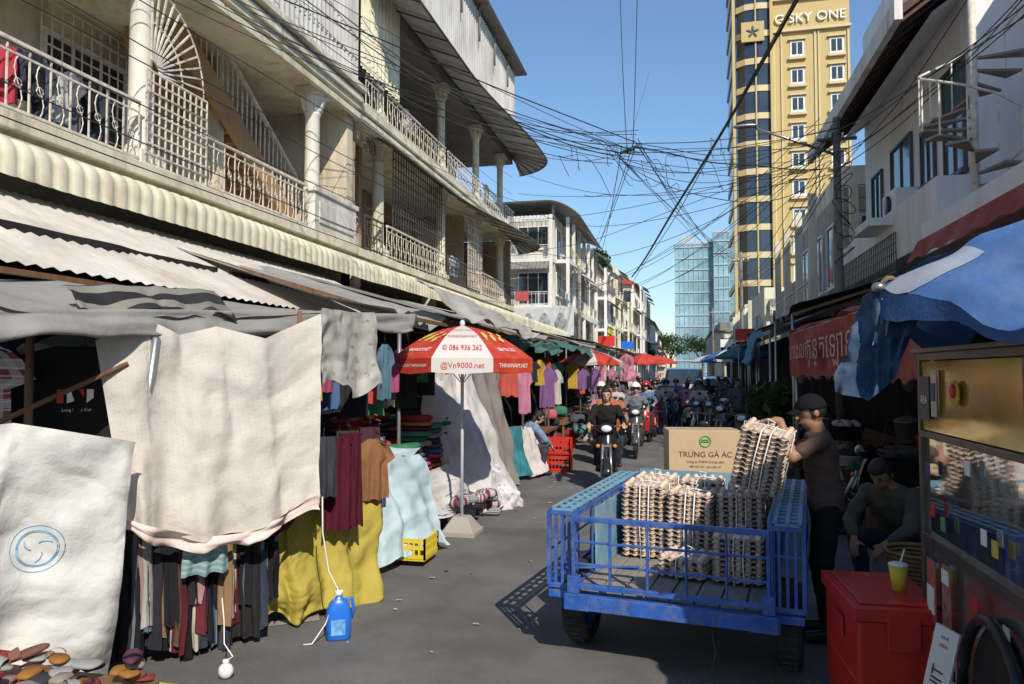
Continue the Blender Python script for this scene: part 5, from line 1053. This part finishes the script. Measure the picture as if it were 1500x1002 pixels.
def person(loc,rz,J_,shirt,trou,label,skin=SKIN,hat='hair',hatm=None,vox=.011,sleeve=.6,leg=1.0,look=(0,1,0),sc=1,group=None,shoe=BPL,curl=.6,name='person',slim=1):
    o=thing(name,label,'person',loc,rz,group); o.scale=(sc,)*3
    mb=MB(); torso(mb,J_,0,(0,9),slim); H=J_['head']; f=V(look).normalized(); up=(H-J_['neck']).normalized(); sd=f.cross(up).normalized(); up=sd.cross(f).normalized()
    R_=Matrix((sd,f,up)).transposed()
    X_=lambda a,b,c:H+sd*a+f*b+up*c
    mb.ell(H+up*.02,(.074,.092,.098),16,R=R_); mb.ell(X_(0,.03,-.05),(.052,.058,.062),14,R=R_); mb.caps(X_(0,.088,.012),X_(0,.108,-.022),.009,.014,8); mb.ell(X_(0,.085,-.055),(.024,.012,.010),8,R=R_)
    mb.ell(X_(.033,.072,.03),(.02,.012,.008),8,R=R_); mb.ell(X_(-.033,.072,.03),(.02,.012,.008),8,R=R_)
    for s in(-1,1): mb.ell(X_(s*.077,-.005,-.005),(.012,.02,.03),8,R=R_)
    for s in 'LR':
        S_,E_,W_=J_['sh'+s],J_['el'+s],J_['wr'+s]
        mb.caps(S_,E_,.05*slim,.038,12); mb.caps(E_,W_,.038,.026,12); mb.caps(E_.lerp(W_,.25),E_.lerp(W_,.3),.04,.04,10)
        d=J_['hd'+s].normalized(); sg=-1 if s=='L' else 1
        side=V((1,0,0)) if abs(d.x)<.8 else V((0,1,0)); side=(side-d*side.dot(d)).normalized(); pn=d.cross(side).normalized()
        mb.caps(W_,W_+d*.03,.026,.028,8)
        for k in(-1.5,-.5,.5,1.5): mb.caps(W_+d*.03+side*k*.012,W_+d*.085+side*k*.019,.015,.012,8)
        for k,ln in((-1.5,.06),(-.5,.075),(.5,.07),(1.5,.052)):
            p=W_+d*.085+side*k*.019; dd=d.copy(); 
            for q in range(3):
                a=curl*.75; dd=(dd*math.cos(a)+pn*math.sin(a)).normalized() if q else (dd*math.cos(a*.5)+pn*math.sin(a*.5)).normalized()
                p2=p+dd*ln*(.45,.32,.25)[q]; mb.caps(p,p2,.0095-.0007*q,.0088-.0007*q,8); p=p2
        p=W_+d*.03-side*sg*.024*(1); dd=(d*.6-side*sg*.8).normalized(); p2=p+dd*.035; mb.caps(p,p2,.013,.011,8); dd=(dd+pn*.6).normalized(); mb.caps(p2,p2+dd*.03,.011,.009,8)
        Hp,Kn,An,To=J_['hip'+s],J_['kn'+s],J_['an'+s],J_['to'+s]
        mb.caps(Hp,Kn,.082*slim,.055,12); mb.caps(Kn,An,.055,.036,12); mb.caps(Kn.lerp(An,.3)+(V((0,-.012,0))),Kn.lerp(An,.45),.055,.045,10); mb.caps(An+V((0,0,-.03)),To,.036,.03,10)
    remesh(o,'body',mb,skin,vox)
    mb=MB(); torso(mb,J_,.018,(1,8),slim)
    for s in 'LR':
        S_,E_,W_=J_['sh'+s],J_['el'+s],J_['wr'+s]
        if sleeve<=1: mb.caps(S_,S_.lerp(E_,sleeve),.068*slim,.062*slim,12)
        else: mb.caps(S_,E_,.066,.054,12); mb.caps(E_,E_.lerp(W_,sleeve-1),.054,.042,12)
    wrinkle(remesh(o,'shirt',mb,shirt,max(vox,.012),sm=3))
    mb=MB(); torso(mb,J_,.012,(0,3),slim)
    for s in 'LR':
        Hp,Kn,An=J_['hip'+s],J_['kn'+s],J_['an'+s]
        mb.caps(Hp,Kn if leg>=.5 else Hp.lerp(Kn,leg*2),.095*slim,.07,12)
        if leg>.5: mb.caps(Kn,Kn.lerp(An,(leg-.5)*1.9),.07,.055,12)
    wrinkle(remesh(o,'trousers',mb,trou,max(vox,.012),sm=3))
    for s in 'LR': mb=MB(); An,To=J_['an'+s],J_['to'+s]; mb.caps(An+V((0,0,-.035)),To,.043,.036,12); part(o,'shoe',mb,shoe,W=False)
    for s in(-1,1): mb=MB(); mb.ell(X_(s*.031,.086,.014),(.012,.006,.007),8,R=R_); part(o,'eye',mb,BPL,W=False)
    mb=MB(); mb.ell(X_(0,.097,-.055),(.02,.004,.005),8,R=R_); part(o,'mouth',mb,M('lips',(.25,.09,.07),.5),W=False)
    mb=MB()
    def shell(rx,ry,rz,zc,front,c=V((0,0,.02))):
        def fn(u,v):
            a=2*pi*u; low=zc if math.sin(a)<.25 else front
            t0=math.asin(max(-1,min(1,low))); t=t0+(pi/2-t0)*v
            return H+R_@V((rx*math.cos(t)*math.cos(a),ry*math.cos(t)*math.sin(a),rz*math.sin(t)+c.z))
        mb.grid(fn,32,10)
    if hat=='hair': shell(.083,.101,.11,-.45,.32); part(o,'hair',mb,HAIR,W=False,solid=.008)
    elif hat=='long':
        shell(.085,.102,.11,-.75,.35); mb.ell(X_(0,-.07,-.08),(.07,.05,.12),12,R=R_); part(o,'hair',mb,HAIR,W=False,solid=.008)
    elif hat=='cap':
        shell(.088,.106,.108,-.0,.12); mb.grid(lambda u,v:X_((u-.5)*.15*(1-.25*v*v),.095+.075*v*(1-(2*u-1)**2*.35),.045-.02*v-.02*(2*u-1)**2),10,5); part(o,'cap',mb,hatm,W=False,solid=.005)
        mb=MB(); shell(.082,.1,.1,-.5,.1); part(o,'hair',mb,HAIR,W=False)
    elif hat=='helmet':
        shell(.118,.135,.14,-.35,.05); part(o,'helmet',mb,hatm,W=False,solid=.012); mb=MB(); mb.grid(lambda u,v:X_((u-.5)*.19,.118+.05*v*(1-(2*u-1)**2*.5)-.04*(2*u-1)**2,.05-.01*v),10,4); part(o,'visor',mb,BPL,W=False,solid=.004)
        mb=MB(); shell(.085,.1,.1,-.8,.2); part(o,'hair',mb,HAIR,W=False)
    return o
JM=skel(pelvis=(0,.0,.88),chest=(0,.03,1.17),neck=(0,.05,1.36),head=(0,.08,1.48),shL=(-.16,.04,1.31),shR=(.16,.04,1.30),elL=(-.23,.24,1.20),elR=(.21,.22,1.07),wrL=(-.15,.30,1.43),wrR=(.11,.28,1.06),hdL=(.1,.85,.05),hdR=(-.25,1,.1),hipL=(-.085,0,.85),hipR=(.085,0,.85),knL=(-.11,.05,.45),knR=(.11,.03,.45),toL=(-.13,.15,.035),toR=(.12,.15,.035))
person((.92,5.30,0),pi/2,JM,F((.13,.085,.07)),F((.025,.022,.025)),'man in brownish t-shirt and black cap lifting egg trays',hat='cap',hatm=F((.012,.012,.014)),vox=.008,sleeve=.7,look=(-.15,1,-.2),curl=.9,slim=.84)
RID=dict(pelvis=(0,-.22,.84),chest=(0,-.13,1.15),neck=(0,-.09,1.35),head=(0,-.05,1.49),shL=(-.18,-.11,1.28),shR=(.18,-.11,1.28),elL=(-.27,.03,1.07),elR=(.27,.03,1.07),wrL=(-.27,.24,1.04),wrR=(.27,.24,1.04),hdL=(0,1,-.15),hdR=(0,1,-.15),hipL=(-.09,-.18,.82),hipR=(.09,-.18,.82),knL=(-.16,.18,.76),knR=(.16,.18,.76),anL=(-.13,.12,.40),anR=(.13,.12,.40),toL=(-.14,.28,.34),toR=(.14,.28,.34))
RID2={**RID,'head':(.02,-.04,1.49),'anL':(-.24,.05,.10),'toL':(-.27,.2,.04),'knL':(-.24,.14,.55)}
def scooter(loc,rz,paint,label,group='scooters in the street'):
    o=thing('scooter',label,'scooter',loc,rz,group); o.scale=(.94,)*3
    wheel(o,(0,.62,.27),.27,.09,rim=STEEL,sp=6); wheel(o,(0,-.58,.27),.27,.10,rim=STEEL,sp=6)
    mb=MB()
    def lo(secs,n=14,m=0):
        vs=[]
        for (y,z,a,b) in secs:
            for j in range(n): t=2*pi*j/n; vs.append(V((a*math.copysign(abs(math.cos(t))**.7,math.cos(t)),y,z+b*math.copysign(abs(math.sin(t))**.7,math.sin(t)))))
        k=len(secs); mb.add(vs,[(i*n+j,i*n+(j+1)%n,(i+1)*n+(j+1)%n,(i+1)*n+j) for i in range(k-1) for j in range(n)]+[tuple(range(n-1,-1,-1)),tuple((k-1)*n+j for j in range(n))],0,True)
    lo([(-.02,.5,.10,.12),(-.15,.56,.15,.17),(-.45,.60,.16,.16),(-.75,.70,.11,.10),(-.92,.76,.04,.04)]); lo([(.30,.33,.12,.05),(.1,.32,.14,.05),(-.1,.34,.14,.08),(-.3,.4,.12,.12)])
    def shf(u,v):
        a=(u-.5)*2; w_=.20-.05*v-.06*(1-v)**2; return V((a*w_,.40-.12*v-.09*a*a+.06*math.sin(v*pi),.36+.60*v))
    mb.grid(shf,10,10); mb.grid(lambda u,v:shf(u,v)+V((0,-.05,0)),10,10)
    mb.ell((0,.30,.98),(.15,.10,.085),14)
    part(o,'bodywork',mb,paint,W=False)
    mb=MB(); lo([(.0,.74,.09,.025),(-.12,.77,.13,.04),(-.4,.79,.14,.045),(-.72,.83,.11,.04),(-.8,.83,.06,.02)]); part(o,'seat',mb,BPL,W=False)
    mb=MB(); mb.tube([(.33,.16,1.05),(.2,.22,1.02),(0,.26,1.0),(-.2,.22,1.02),(-.33,.16,1.05)],.016,8); part(o,'handlebar',mb,BPL,W=False)
    mb=MB(); mb.cyl((.07,.62,.27),(.06,.38,.75),.022); mb.cyl((-.07,.62,.27),(-.06,.38,.75),.022); mb.bar((-.07,.4,.72),(.07,.4,.72),.03); part(o,'fork',mb,STEEL,W=False)
    mb=MB(); mb.cyl((.10,-.1,.3),(.15,-.75,.4),.035,.05); part(o,'exhaust',mb,STEEL,W=False)
    mb=MB(); mb.grid(lambda u,v:V(((v-.5)*.13,.62+.31*math.cos(.25+u*2.2),.27+.31*math.sin(.25+u*2.2)-.03*(2*v-1)**2)),10,4); part(o,'front_fender',mb,paint,W=False,solid=.005)
    mb=MB(); mb.ell((0,.385,.985),(.085,.03,.055),12); part(o,'headlight',mb,LENS,W=False)
    for s in(-1,1):
        mb=MB(); mb.tube([(s*.22,.2,1.03),(s*.27,.22,1.18),(s*.3,.2,1.24)],.007,5); mb.ell((s*.31,.19,1.27),(.06,.015,.04),10); part(o,'mirror',mb,BPL,W=False)
        mb=MB(); mb.ell((s*.13,.40,.72),(.035,.02,.03),8); part(o,'indicator',mb,ORP,W=False)
    mb=MB(); mb.box(-.09,.09,-.93,-.92,.5,.64); part(o,'number_plate',mb,WPL,W=False); return o
BLK=M('black_gloss_paint',(.015,.015,.018),.2,var=.1,bump=0,coat=.6); DGR=M('grey_gloss_paint',(.06,.06,.07),.25,var=.1,bump=0,coat=.6); WGP=M('white_gloss_paint',(.6,.6,.6),.25,var=.05,bump=0,coat=.5); RGP=M('red_gloss_paint',(.35,.02,.02),.25,var=.1,bump=0,coat=.6)
s1=scooter((-1.13,11.2,0),pi+.1,BLK,'black scooter ridden towards the viewer by a woman')
s2=scooter((-.98,15.8,0),pi+.05,DGR,'grey scooter with a rider in a white helmet')
s3=scooter((-.75,21,0),pi,RGP,'red scooter ridden by a person in pale shirt')
s4=scooter((1.3,22.5,0),2.6,WGP,'white scooter parked by the shop fronts')
q=.94
p1=person((-1.13,11.2,0),pi+.1,skel(**RID),F((.02,.02,.022)),F((.03,.03,.04)),'woman in black top riding a black scooter',SKINL,'long',sleeve=1.7,sc=q)
person((-1.12,11.75,0),pi+.1,skel(**{**RID,'pelvis':(0,-.1,.86),'chest':(0,-.06,1.18),'neck':(0,-.04,1.40),'head':(.03,-.02,1.54),'shL':(-.18,-.06,1.32),'shR':(.18,-.06,1.32),'elL':(-.27,.02,1.08),'elR':(.27,.02,1.08),'wrL':(-.24,.2,1.0),'wrR':(.24,.2,1.0)}),F((.45,.15,.07)),F((.04,.05,.08)),'man in orange shirt sitting behind the scooter rider',SKIN,'hair',sc=q)
p2=person((-.98,15.8,0),pi+.05,skel(**RID),F((.16,.17,.20)),F((.05,.05,.06)),'rider in dark shirt and white helmet on a grey scooter',SKINL,'helmet',WPL,sleeve=1.6,sc=q)
p3=person((-.75,21,0),pi,skel(**RID2),F((.5,.45,.42)),F((.1,.1,.14)),'rider in pale shirt and black helmet',SKINL,'helmet',BPL,sleeve=1.6,sc=q)
p4=person((-.25,27,0),pi,skel(**RID),F((.10,.18,.32)),F((.05,.05,.05)),'rider in blue shirt and red helmet',SKINL,'helmet',RGP,sleeve=1.6,sc=q)
p5=person((-1.5,14.2,0),pi+.3,skel(**RID2),F((.45,.18,.24)),F((.06,.06,.1)),'rider in pink jacket with bare head stopping on a scooter',SKIN,'long',sleeve=1.9,sc=.92)
copyt(s2,(-1.5,14.2,0),pi+.3,'dark scooter stopping beside the stalls')
copyt(s1,(-.25,27,0),pi,'black scooter further along the street')
for i,(x,y_,pp,ss,rz) in enumerate([(-1.6,18.2,p3,s1,3.5),(-.9,18.4,p4,s3,3.0),(-1.35,21.5,p5,s1,2.9),(-1.2,25,p1,s3,3.4),(-.5,24,p3,s2,3.0),(.5,24.5,p2,s1,3.3),(-1.0,30,p4,s2,3.1),(.2,31,p3,s2,0.1),(-1.4,34,p5,s4,3.3),(.9,28.5,p1,s3,.2),(.1,22.5,p5,s4,.1),(-1.75,16.3,p2,s4,3.3),(-.7,28,p2,s1,3.0),(-1.5,27.5,p3,s2,3.3)]):
    nm={p1:'woman in black top',p2:'rider in dark shirt and white helmet',p3:'rider in pale shirt and black helmet',p4:'rider in blue shirt and red helmet',p5:'rider in pink jacket'}[pp]
    copyt(pp,(x,y_,0),rz,nm+' on a scooter in traffic'); copyt(ss,(x,y_,0),rz,'scooter ridden in the street traffic')
WALK=dict(knL=(-.1,.16,.5),anL=(-.1,.14,.10),toL=(-.11,.29,.06),knR=(.1,-.02,.48),anR=(.1,-.22,.14),toR=(.11,-.1,.04),wrL=(-.24,-.06,.88),wrR=(.23,.2,.92),elR=(.24,.02,1.08))
w1=person((-2.0,20.4,0),-1.2,skel(),F((.4,.1,.07)),F((.1,.1,.15)),'shopper in red shirt at a stall',SKINL,'long',sc=.93)
w2=person((-2.0,23.6,0),2.6,skel(**WALK),F((.12,.12,.14)),F((.06,.06,.08)),'shopper in dark shirt walking by the stalls',SKIN,'hair',sc=.95)
copyt(w2,(-1.7,29,0),.2,'shopper in dark shirt walking away'); copyt(w2,(1.4,26,0),.2,'shopper in dark shirt near the shops'); copyt(w1,(1.5,33,0),1.2,'shopper in red shirt near the shops'); copyt(w2,(1.3,19,0),3.4,'shopper in dark shirt walking past the shops')
SEAT=dict(pelvis=(0,-.1,.42),chest=(0,.04,.70),neck=(0,.16,.88),head=(0,.24,.98),shL=(-.18,.12,.82),shR=(.18,.12,.82),elL=(-.24,.28,.6),elR=(.24,.28,.6),wrL=(-.12,.42,.5),wrR=(.12,.42,.5),hdL=(.3,.6,-.6),hdR=(-.3,.6,-.6),hipL=(-.09,-.05,.40),hipR=(.09,-.05,.40),knL=(-.18,.3,.5),knR=(.18,.3,.5),anL=(-.16,.22,.09),anR=(.16,.22,.09),toL=(-.18,.38,.04),toR=(.18,.38,.04))
person((1.62,6.3,0),2.4,skel(**SEAT),F((.12,.11,.08)),F((.05,.05,.06)),'person in olive hoodie crouched on a low stool',SKIN,'hair',sleeve=1.8,look=(0,1,-.6))
mb=MB(); mb.lathe([(.16,0),(.14,.26),(.17,.28),(.17,.31)],(1.68,6.22,0),14); solo('plastic_stool',mb,BPL,'dark round stool under the crouching seller','stool')
person((-2.62,12.35,0),-1.0,skel(**SEAT),F((.20,.28,.42),('plaid',(.6,.62,.66),9)),F((.06,.06,.08)),'seller in blue plaid shirt sitting beside the cloth table',SKINL,'long',sleeve=1.7,look=(0,1,-.4))
mb=MB(); mb.box(-2.78,-2.48,12.15,12.45,0,.31); solo('plastic_stool',mb,REDP,'red stool under the seated seller','stool',bev=.02)
for i,(x,y_,r,lb) in enumerate([(.75,20,2.8,'parked dark scooter by the shop fronts'),(1.2,21,2.9,'parked dark scooter by the shop fronts'),(1.0,24,.3,'parked dark scooter by the shop fronts'),(1.5,26,.2,'parked dark scooter by the shop fronts'),(.95,17.6,2.7,'parked dark scooter by the shop fronts'),(2.1,8.3,.9,'parked dark motorbike under the awning'),(1.6,30,3,'parked dark scooter by the shop fronts'),(-2.05,24,2.7,'parked dark scooter beside the stalls'),(1.1,14.2,2.9,'parked dark scooter by the potted plants')]): copyt(s1 if i%2 else s2,(x,y_,0),r,lb)
copyt(p3,(.42,20.5,0),2.9,'person in pale shirt and black helmet seated on a scooter')
copyt(s2,(.42,20.5,0),2.9,'grey scooter carrying a person in pale shirt')
copyt(s2,tl(0,3.6,0),-.16,'dark motorbike hitched to the blue trailer')
# cars
def car(loc,rz,paint,label,h=1.5,w_=1.75,ln=4.3):
    o=thing('car',label,'car',loc,rz,'cars waiting in the street'); mb=MB()
    prof=[(ln/2,.3),(ln/2+.02,.55),(ln/2-.15,.78),(ln/2-.95,.95),(ln/2-1.55,h-.08),(ln/2-2.2,h),(-ln/2+.8,h-.03),(-ln/2+.2,.98),(-ln/2,.8),(-ln/2,.3)]
    rows=[(-1,.94),(-.86,1),(.86,1),(1,.94)]; vs=[]
    for s,sc_ in rows:
        for y_,z in prof:
            tum=(1-.16*max(0,(z-.9)/(h-.9))); vs.append(V((s*w_/2*tum,y_*(1 if abs(s)<.9 else .985),z if abs(s)<.9 else .3+(z-.3)*.975)))
    n=len(prof); fs=[(i*n+j,i*n+(j+1)%n,(i+1)*n+(j+1)%n,(i+1)*n+j) for i in range(3) for j in range(n)]+[tuple(range(n-1,-1,-1)),tuple(3*n+j for j in range(n))]
    mb.add(vs,fs,0,False); part(o,'body',mb,paint,W=False,bev=.03)
    mb=MB(); y0,z0_=ln/2-.98,.97; y1,z1_=ln/2-1.52,h-.12
    mb.add([(-w_*.43,y0+.03,z0_),(w_*.43,y0+.03,z0_),(w_*.37,y1+.04,z1_),(-w_*.37,y1+.04,z1_)],[(0,1,2,3)]); part(o,'windscreen',mb,GLASSD,W=False)
    for s in(-1,1):
        mb=MB(); mb.add([(s*w_*.505,y0-.1,.98),(s*w_*.505,-ln/2+.5,.98),(s*w_*.44,-ln/2+.95,h-.14),(s*w_*.44,y1-.1,h-.14)],[(0,1,2,3)]); part(o,'side_window',mb,GLASSD,W=False)
        mb=MB(); mb.ell((s*w_*.36,ln/2-.05,.68),(.2,.08,.08),10); part(o,'headlight',mb,LENS,W=False)
        mb=MB(); mb.ell((s*w_*.56,y0-.2,1.0),(.1,.05,.07),8); part(o,'wing_mirror',mb,paint,W=False)
        for y_ in(ln/2-.8,-ln/2+.8): wheel(o,(s*(w_/2-.08),y_,.32),.32,.2,sp=5)
    mb=MB(); mb.box(-.45,.45,ln/2+.01,ln/2+.04,.42,.6); part(o,'grille',mb,BPL,W=False); mb=MB(); mb.box(-.25,.25,ln/2+.045,ln/2+.055,.36,.46); part(o,'number_plate',mb,WPL,W=False); return o
car((.05,35.0,0),pi,BLK,'black van facing the viewer in the middle of the street',h=1.95,ln=4.6,w_=1.8)
car((1.75,42,0),pi,WGP,'white car parked by the shop fronts'); car((1.9,52,0),pi,WGP,'white car parked further along the shops'); car((-.3,60,0),pi,DGR,'grey car driving towards the viewer')
# ------------------------------------------------------------ right side stalls
ra=thing('shop_awning','faded red cloth awning with white Khmer lettering','awning',(2.2,9,2))
mb=clothmb([(3.8,5.6,3.0),(3.8,12.2,3.0)],[(1.68,5.7,2.34),(1.62,12.3,2.34)],amp=.03,folds=4,seed=3,nu=50,cr=.015); part(ra,'canopy',mb,REDF)
mb=MB(); mb.grid(lambda u,v:V((1.67-.05*u-.03*math.sin(u*30)*v-.03*noise.noise(V((u*9,v*2,0))),5.7+6.6*u,2.335-.68*v+(.05*abs(math.sin(u*44)) if v>.95 else 0)+.03*noise.noise(V((u*7,0,1)))*v)),140,14); part(ra,'valance',mb,REDF)
mb=MB(); mb.bar((1.7,5.7,2.33),(1.65,12.3,2.33),.03); 
for y_ in(5.8,12.2): mb.bar((3.8,y_,2.95),(1.7,y_,2.3),.03)
part(ra,'frame',mb,STEEL)
for y_ in(5.8,12.2): mb=MB(); mb.cyl((1.72,y_,0),(1.72,y_,2.3),.03); part(ra,'post',mb,STEEL)
FWP=M('faded_white_print',(.58,.38,.34),.8,var=.25,scale=6)
text(ra,'តុន្តេឡាន្ត្រុំ',.42,(1.575,8.6,2.04),(0,-1,0),(0,0,1),FWP,sx=1.7)
text(ra,'ហាងលក់',.34,(1.575,11.0,2.04),(0,-1,0),(0,0,1),FWP,sx=1.5); text(ra,'តម្រី',.34,(1.585,6.5,2.04),(0,-1,0),(0,0,1),FWP,sx=1.5)
fa=thing('shop_awning','red fabric fascia above the townhouse shop','awning',(3.3,9,3)); mb=MB(); mb.grid(lambda u,v:V((3.3-.15*v,6.2+5.4*u,3.62-.30*v+.02*math.sin(u*50)*v)),100,5); mb.grid(lambda u,v:V((3.3+.44*v,6.2+5.4*u,3.62+.1*v)),10,2); part(fa,'canopy',mb,REDF)
for (y0,y1,mat,zo,xo,lb) in[(12.6,15.2,BLACKT,2.75,1.75,'black tarpaulin awning'),(15.4,18.5,TARPG,2.55,1.7,'grey tarpaulin awning'),(18.7,22,BLACKT,2.8,1.8,'black tarpaulin awning'),(22.3,27,TIND,2.7,1.9,'dark tin awning'),(27.3,33,TARPG,2.8,2.0,'grey canvas awning'),(33.5,42,BLACKT,2.9,2.1,'black tarpaulin awning'),(42.5,60,TEAL,3,2.2,'teal canvas awning')]:
    roofsheet(y0,y1,4.1,3.5,xo,zo,mat,lb+' over the shop fronts',rib=(mat is TIND))
cloth('blue_tarp',[(1.75,17.6,2.7),(1.7,19.5,2.75)],[(1.45,17.6,1.9),(1.5,19.5,2.0)],F((.15,.35,.5)),'pale blue tarpaulin hanging at the shop edge','tarpaulin',amp=.05,folds=3,seed=14)
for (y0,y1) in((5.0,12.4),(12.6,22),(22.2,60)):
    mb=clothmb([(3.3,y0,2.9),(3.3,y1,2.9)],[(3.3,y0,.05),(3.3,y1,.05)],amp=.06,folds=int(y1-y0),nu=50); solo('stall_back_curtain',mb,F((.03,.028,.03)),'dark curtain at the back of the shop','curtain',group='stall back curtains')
cg=[(.3,.05,.04),(.35,.32,.28),(.05,.12,.05),(.04,.04,.04),(.3,.25,.08),(.15,.15,.17),(.5,.5,.5)]
def basket(c,r,h,mat,label,fill=None):
    o=thing('basket',label,'basket',c,0,'baskets and tubs of goods'); mb=MB(); mb.lathe([(r*.75,0),(r,h),(r*1.05,h),(r*.97,h-.01),(r*.7,.02)],n=18); part(o,'tub',mb,mat,W=False)
    mb=MB()
    for i in range(14): a=random.uniform(0,6.28); q=random.uniform(0,r*.7); mb.ell((q*math.cos(a),q*math.sin(a),h-.01+random.uniform(0,.05)),(.06,.05,.04),8)
    part(o,'contents',mb,fill or F(cg[2]),W=False); return o
for i in range(30):
    x=1.65+random.uniform(0,1.1); y_=5.4+i*.40; z=random.choice((.0,.5,.5,.85)); basket((x,y_,z),random.uniform(.14,.24),random.uniform(.15,.3),[WPL,REDP,STEEL,BPL,WOOD][i%5],'tub of vegetables and goods on the shop shelf',F(cg[i%7]))
for i in range(9):
    y0=6.9+i*1.3; mb=MB(); mb.box(1.8,2.7,y0,y0+1.1,.44,.48); mb.box(2.3,2.9,y0,y0+1.1,.8,.84)
    for yy in(y0+.05,y0+1.05): mb.box(1.82,1.87,yy-.02,yy+.02,0,.44); mb.box(2.85,2.9,yy-.02,yy+.02,0,.8); mb.box(2.3,2.34,yy-.02,yy+.02,.48,.8)
    solo('display_shelf',mb,WOOD,'stepped wooden display shelf under the awning','shelf',group='stepped display shelves')
for i in range(26):
    c=V((1.8+random.uniform(0,.9),5.9+i*.5,1.8+random.uniform(-.15,.2))); mb=MB(); mb.ell(c,(.07,.06,.12),10)
    for v in mb.v: v+=V((noise.noise(v*14),noise.noise(v*13),0))*.03
    mb.tube([c+V((0,0,.11)),c+V((0,0,.45))],.004,4); solo('hanging_bag',mb,F(cg[i%7]),'bag of goods hanging under the shop awning','bag',group='bags hanging under the awnings')
bk_=thing('wicker_basket','brown wicker basket standing beside the cooler','basket',(1.42,5.1,.35)); mb=MB()
for k in range(12): r_=.14+.05*k/11; mb.tube([(r_*math.cos(a)*(1+.02*(j%2)),r_*math.sin(a)*(1+.02*(j%2)),.026*k) for j,a in enumerate([j*pi/14 for j in range(29)])],.014,5)
part(bk_,'weave',mb,M('wicker',(.26,.15,.06),.8,var=.3,scale=20),W=False)
mb=MB(); mb.box(1.25,1.75,4.85,5.4,0,.34); solo('wooden_crate',mb,WOOD,'dark wooden crate under the wicker basket','crate',bev=.01)
def tree(x,y,h,r,label):
    o=thing('tree',label,'tree',(x,y,0),0,'trees at the end of the street'); mb=MB(); mb.tube([(x,y,0),(x+.2,y,h*.35),(x,y,h*.6)],[.3,.2,.1],8)
    for k in range(5): a=k*1.3; mb.tube([(x,y,h*.4),(x+r*.5*math.cos(a),y+r*.5*math.sin(a),h*.75)],[.12,.04],6)
    part(o,'trunk',mb,WOOD); mb=MB()
    for k in range(9): a=random.uniform(0,6.28); q=random.uniform(0,r*.65); leaves(mb,(x+q*math.cos(a),y+q*math.sin(a),h*.72+random.uniform(-.18,.22)*h),(r*.42,r*.42,h*.14),330,.34)
    part(o,'crown',mb,LEAF)
tree(-2.5,150,9,5,'leafy green street tree at the end of the road'); tree(4,165,10,5.5,'leafy green street tree at the end of the road'); tree(-6.2,112,7,2.6,'green tree in front of the far buildings'); tree(10,170,9,5,'leafy green street tree at the end of the road')
for i,(x,y_,z) in enumerate([(1.55,14,.0),(1.5,15,.0),(1.65,13.2,.0),(-6.9,66,10.65),(-7.3,65,10.65)]):
    o=thing('potted_plant','green leafy plant in a pot beside the shop' if z<1 else 'leafy plant in a pot on the roof terrace','plant',(x,y_,z),0,'potted plants'); mb=MB(); mb.lathe([(.12,0),(.16,.25),(.17,.27)],(x,y_,z),14); part(o,'pot',mb,CONC); mb=MB(); mb.tube([(x,y_,z+.2),(x,y_,z+1)],.02,5); part(o,'stem',mb,WOOD); mb=MB(); leaves(mb,(x,y_,z+1.15),(.3,.3,.45) if z<1 else (.7,.7,.9),260,.2 if z<1 else .35); part(o,'foliage',mb,LEAF)
gen('hazy low buildings closing the end of the street',-12,-3.5,160,175,9,3,WALLY,'S',CREAM)
gen('pale building at the end of the street',15,26,150,170,14,4,CREAM,'SW',CREAM)
for i,(x,y_,z,mat) in enumerate([(-3.6,36,3.0,REDP),(-3.6,50,3.3,BLUEJ),(2.6,33,3.1,REDP),(2.7,48,3.3,WPL)]):
    o=thing('shop_sign','small coloured shop sign projecting over the stalls','sign',(x,y_,z),0,'projecting shop signs'); mb=MB(); mb.box(-.4,.4,-.05,.05,0,.5); part(o,'panel',mb,mat,W=False,bev=.01); mb=MB(); mb.bar((-.4,0,.0),(-.4,0,-.4),.04); part(o,'bracket',mb,STEEL,W=False)
bpy.data.scenes.remove(TMP)
print('done',len(bpy.data.objects))
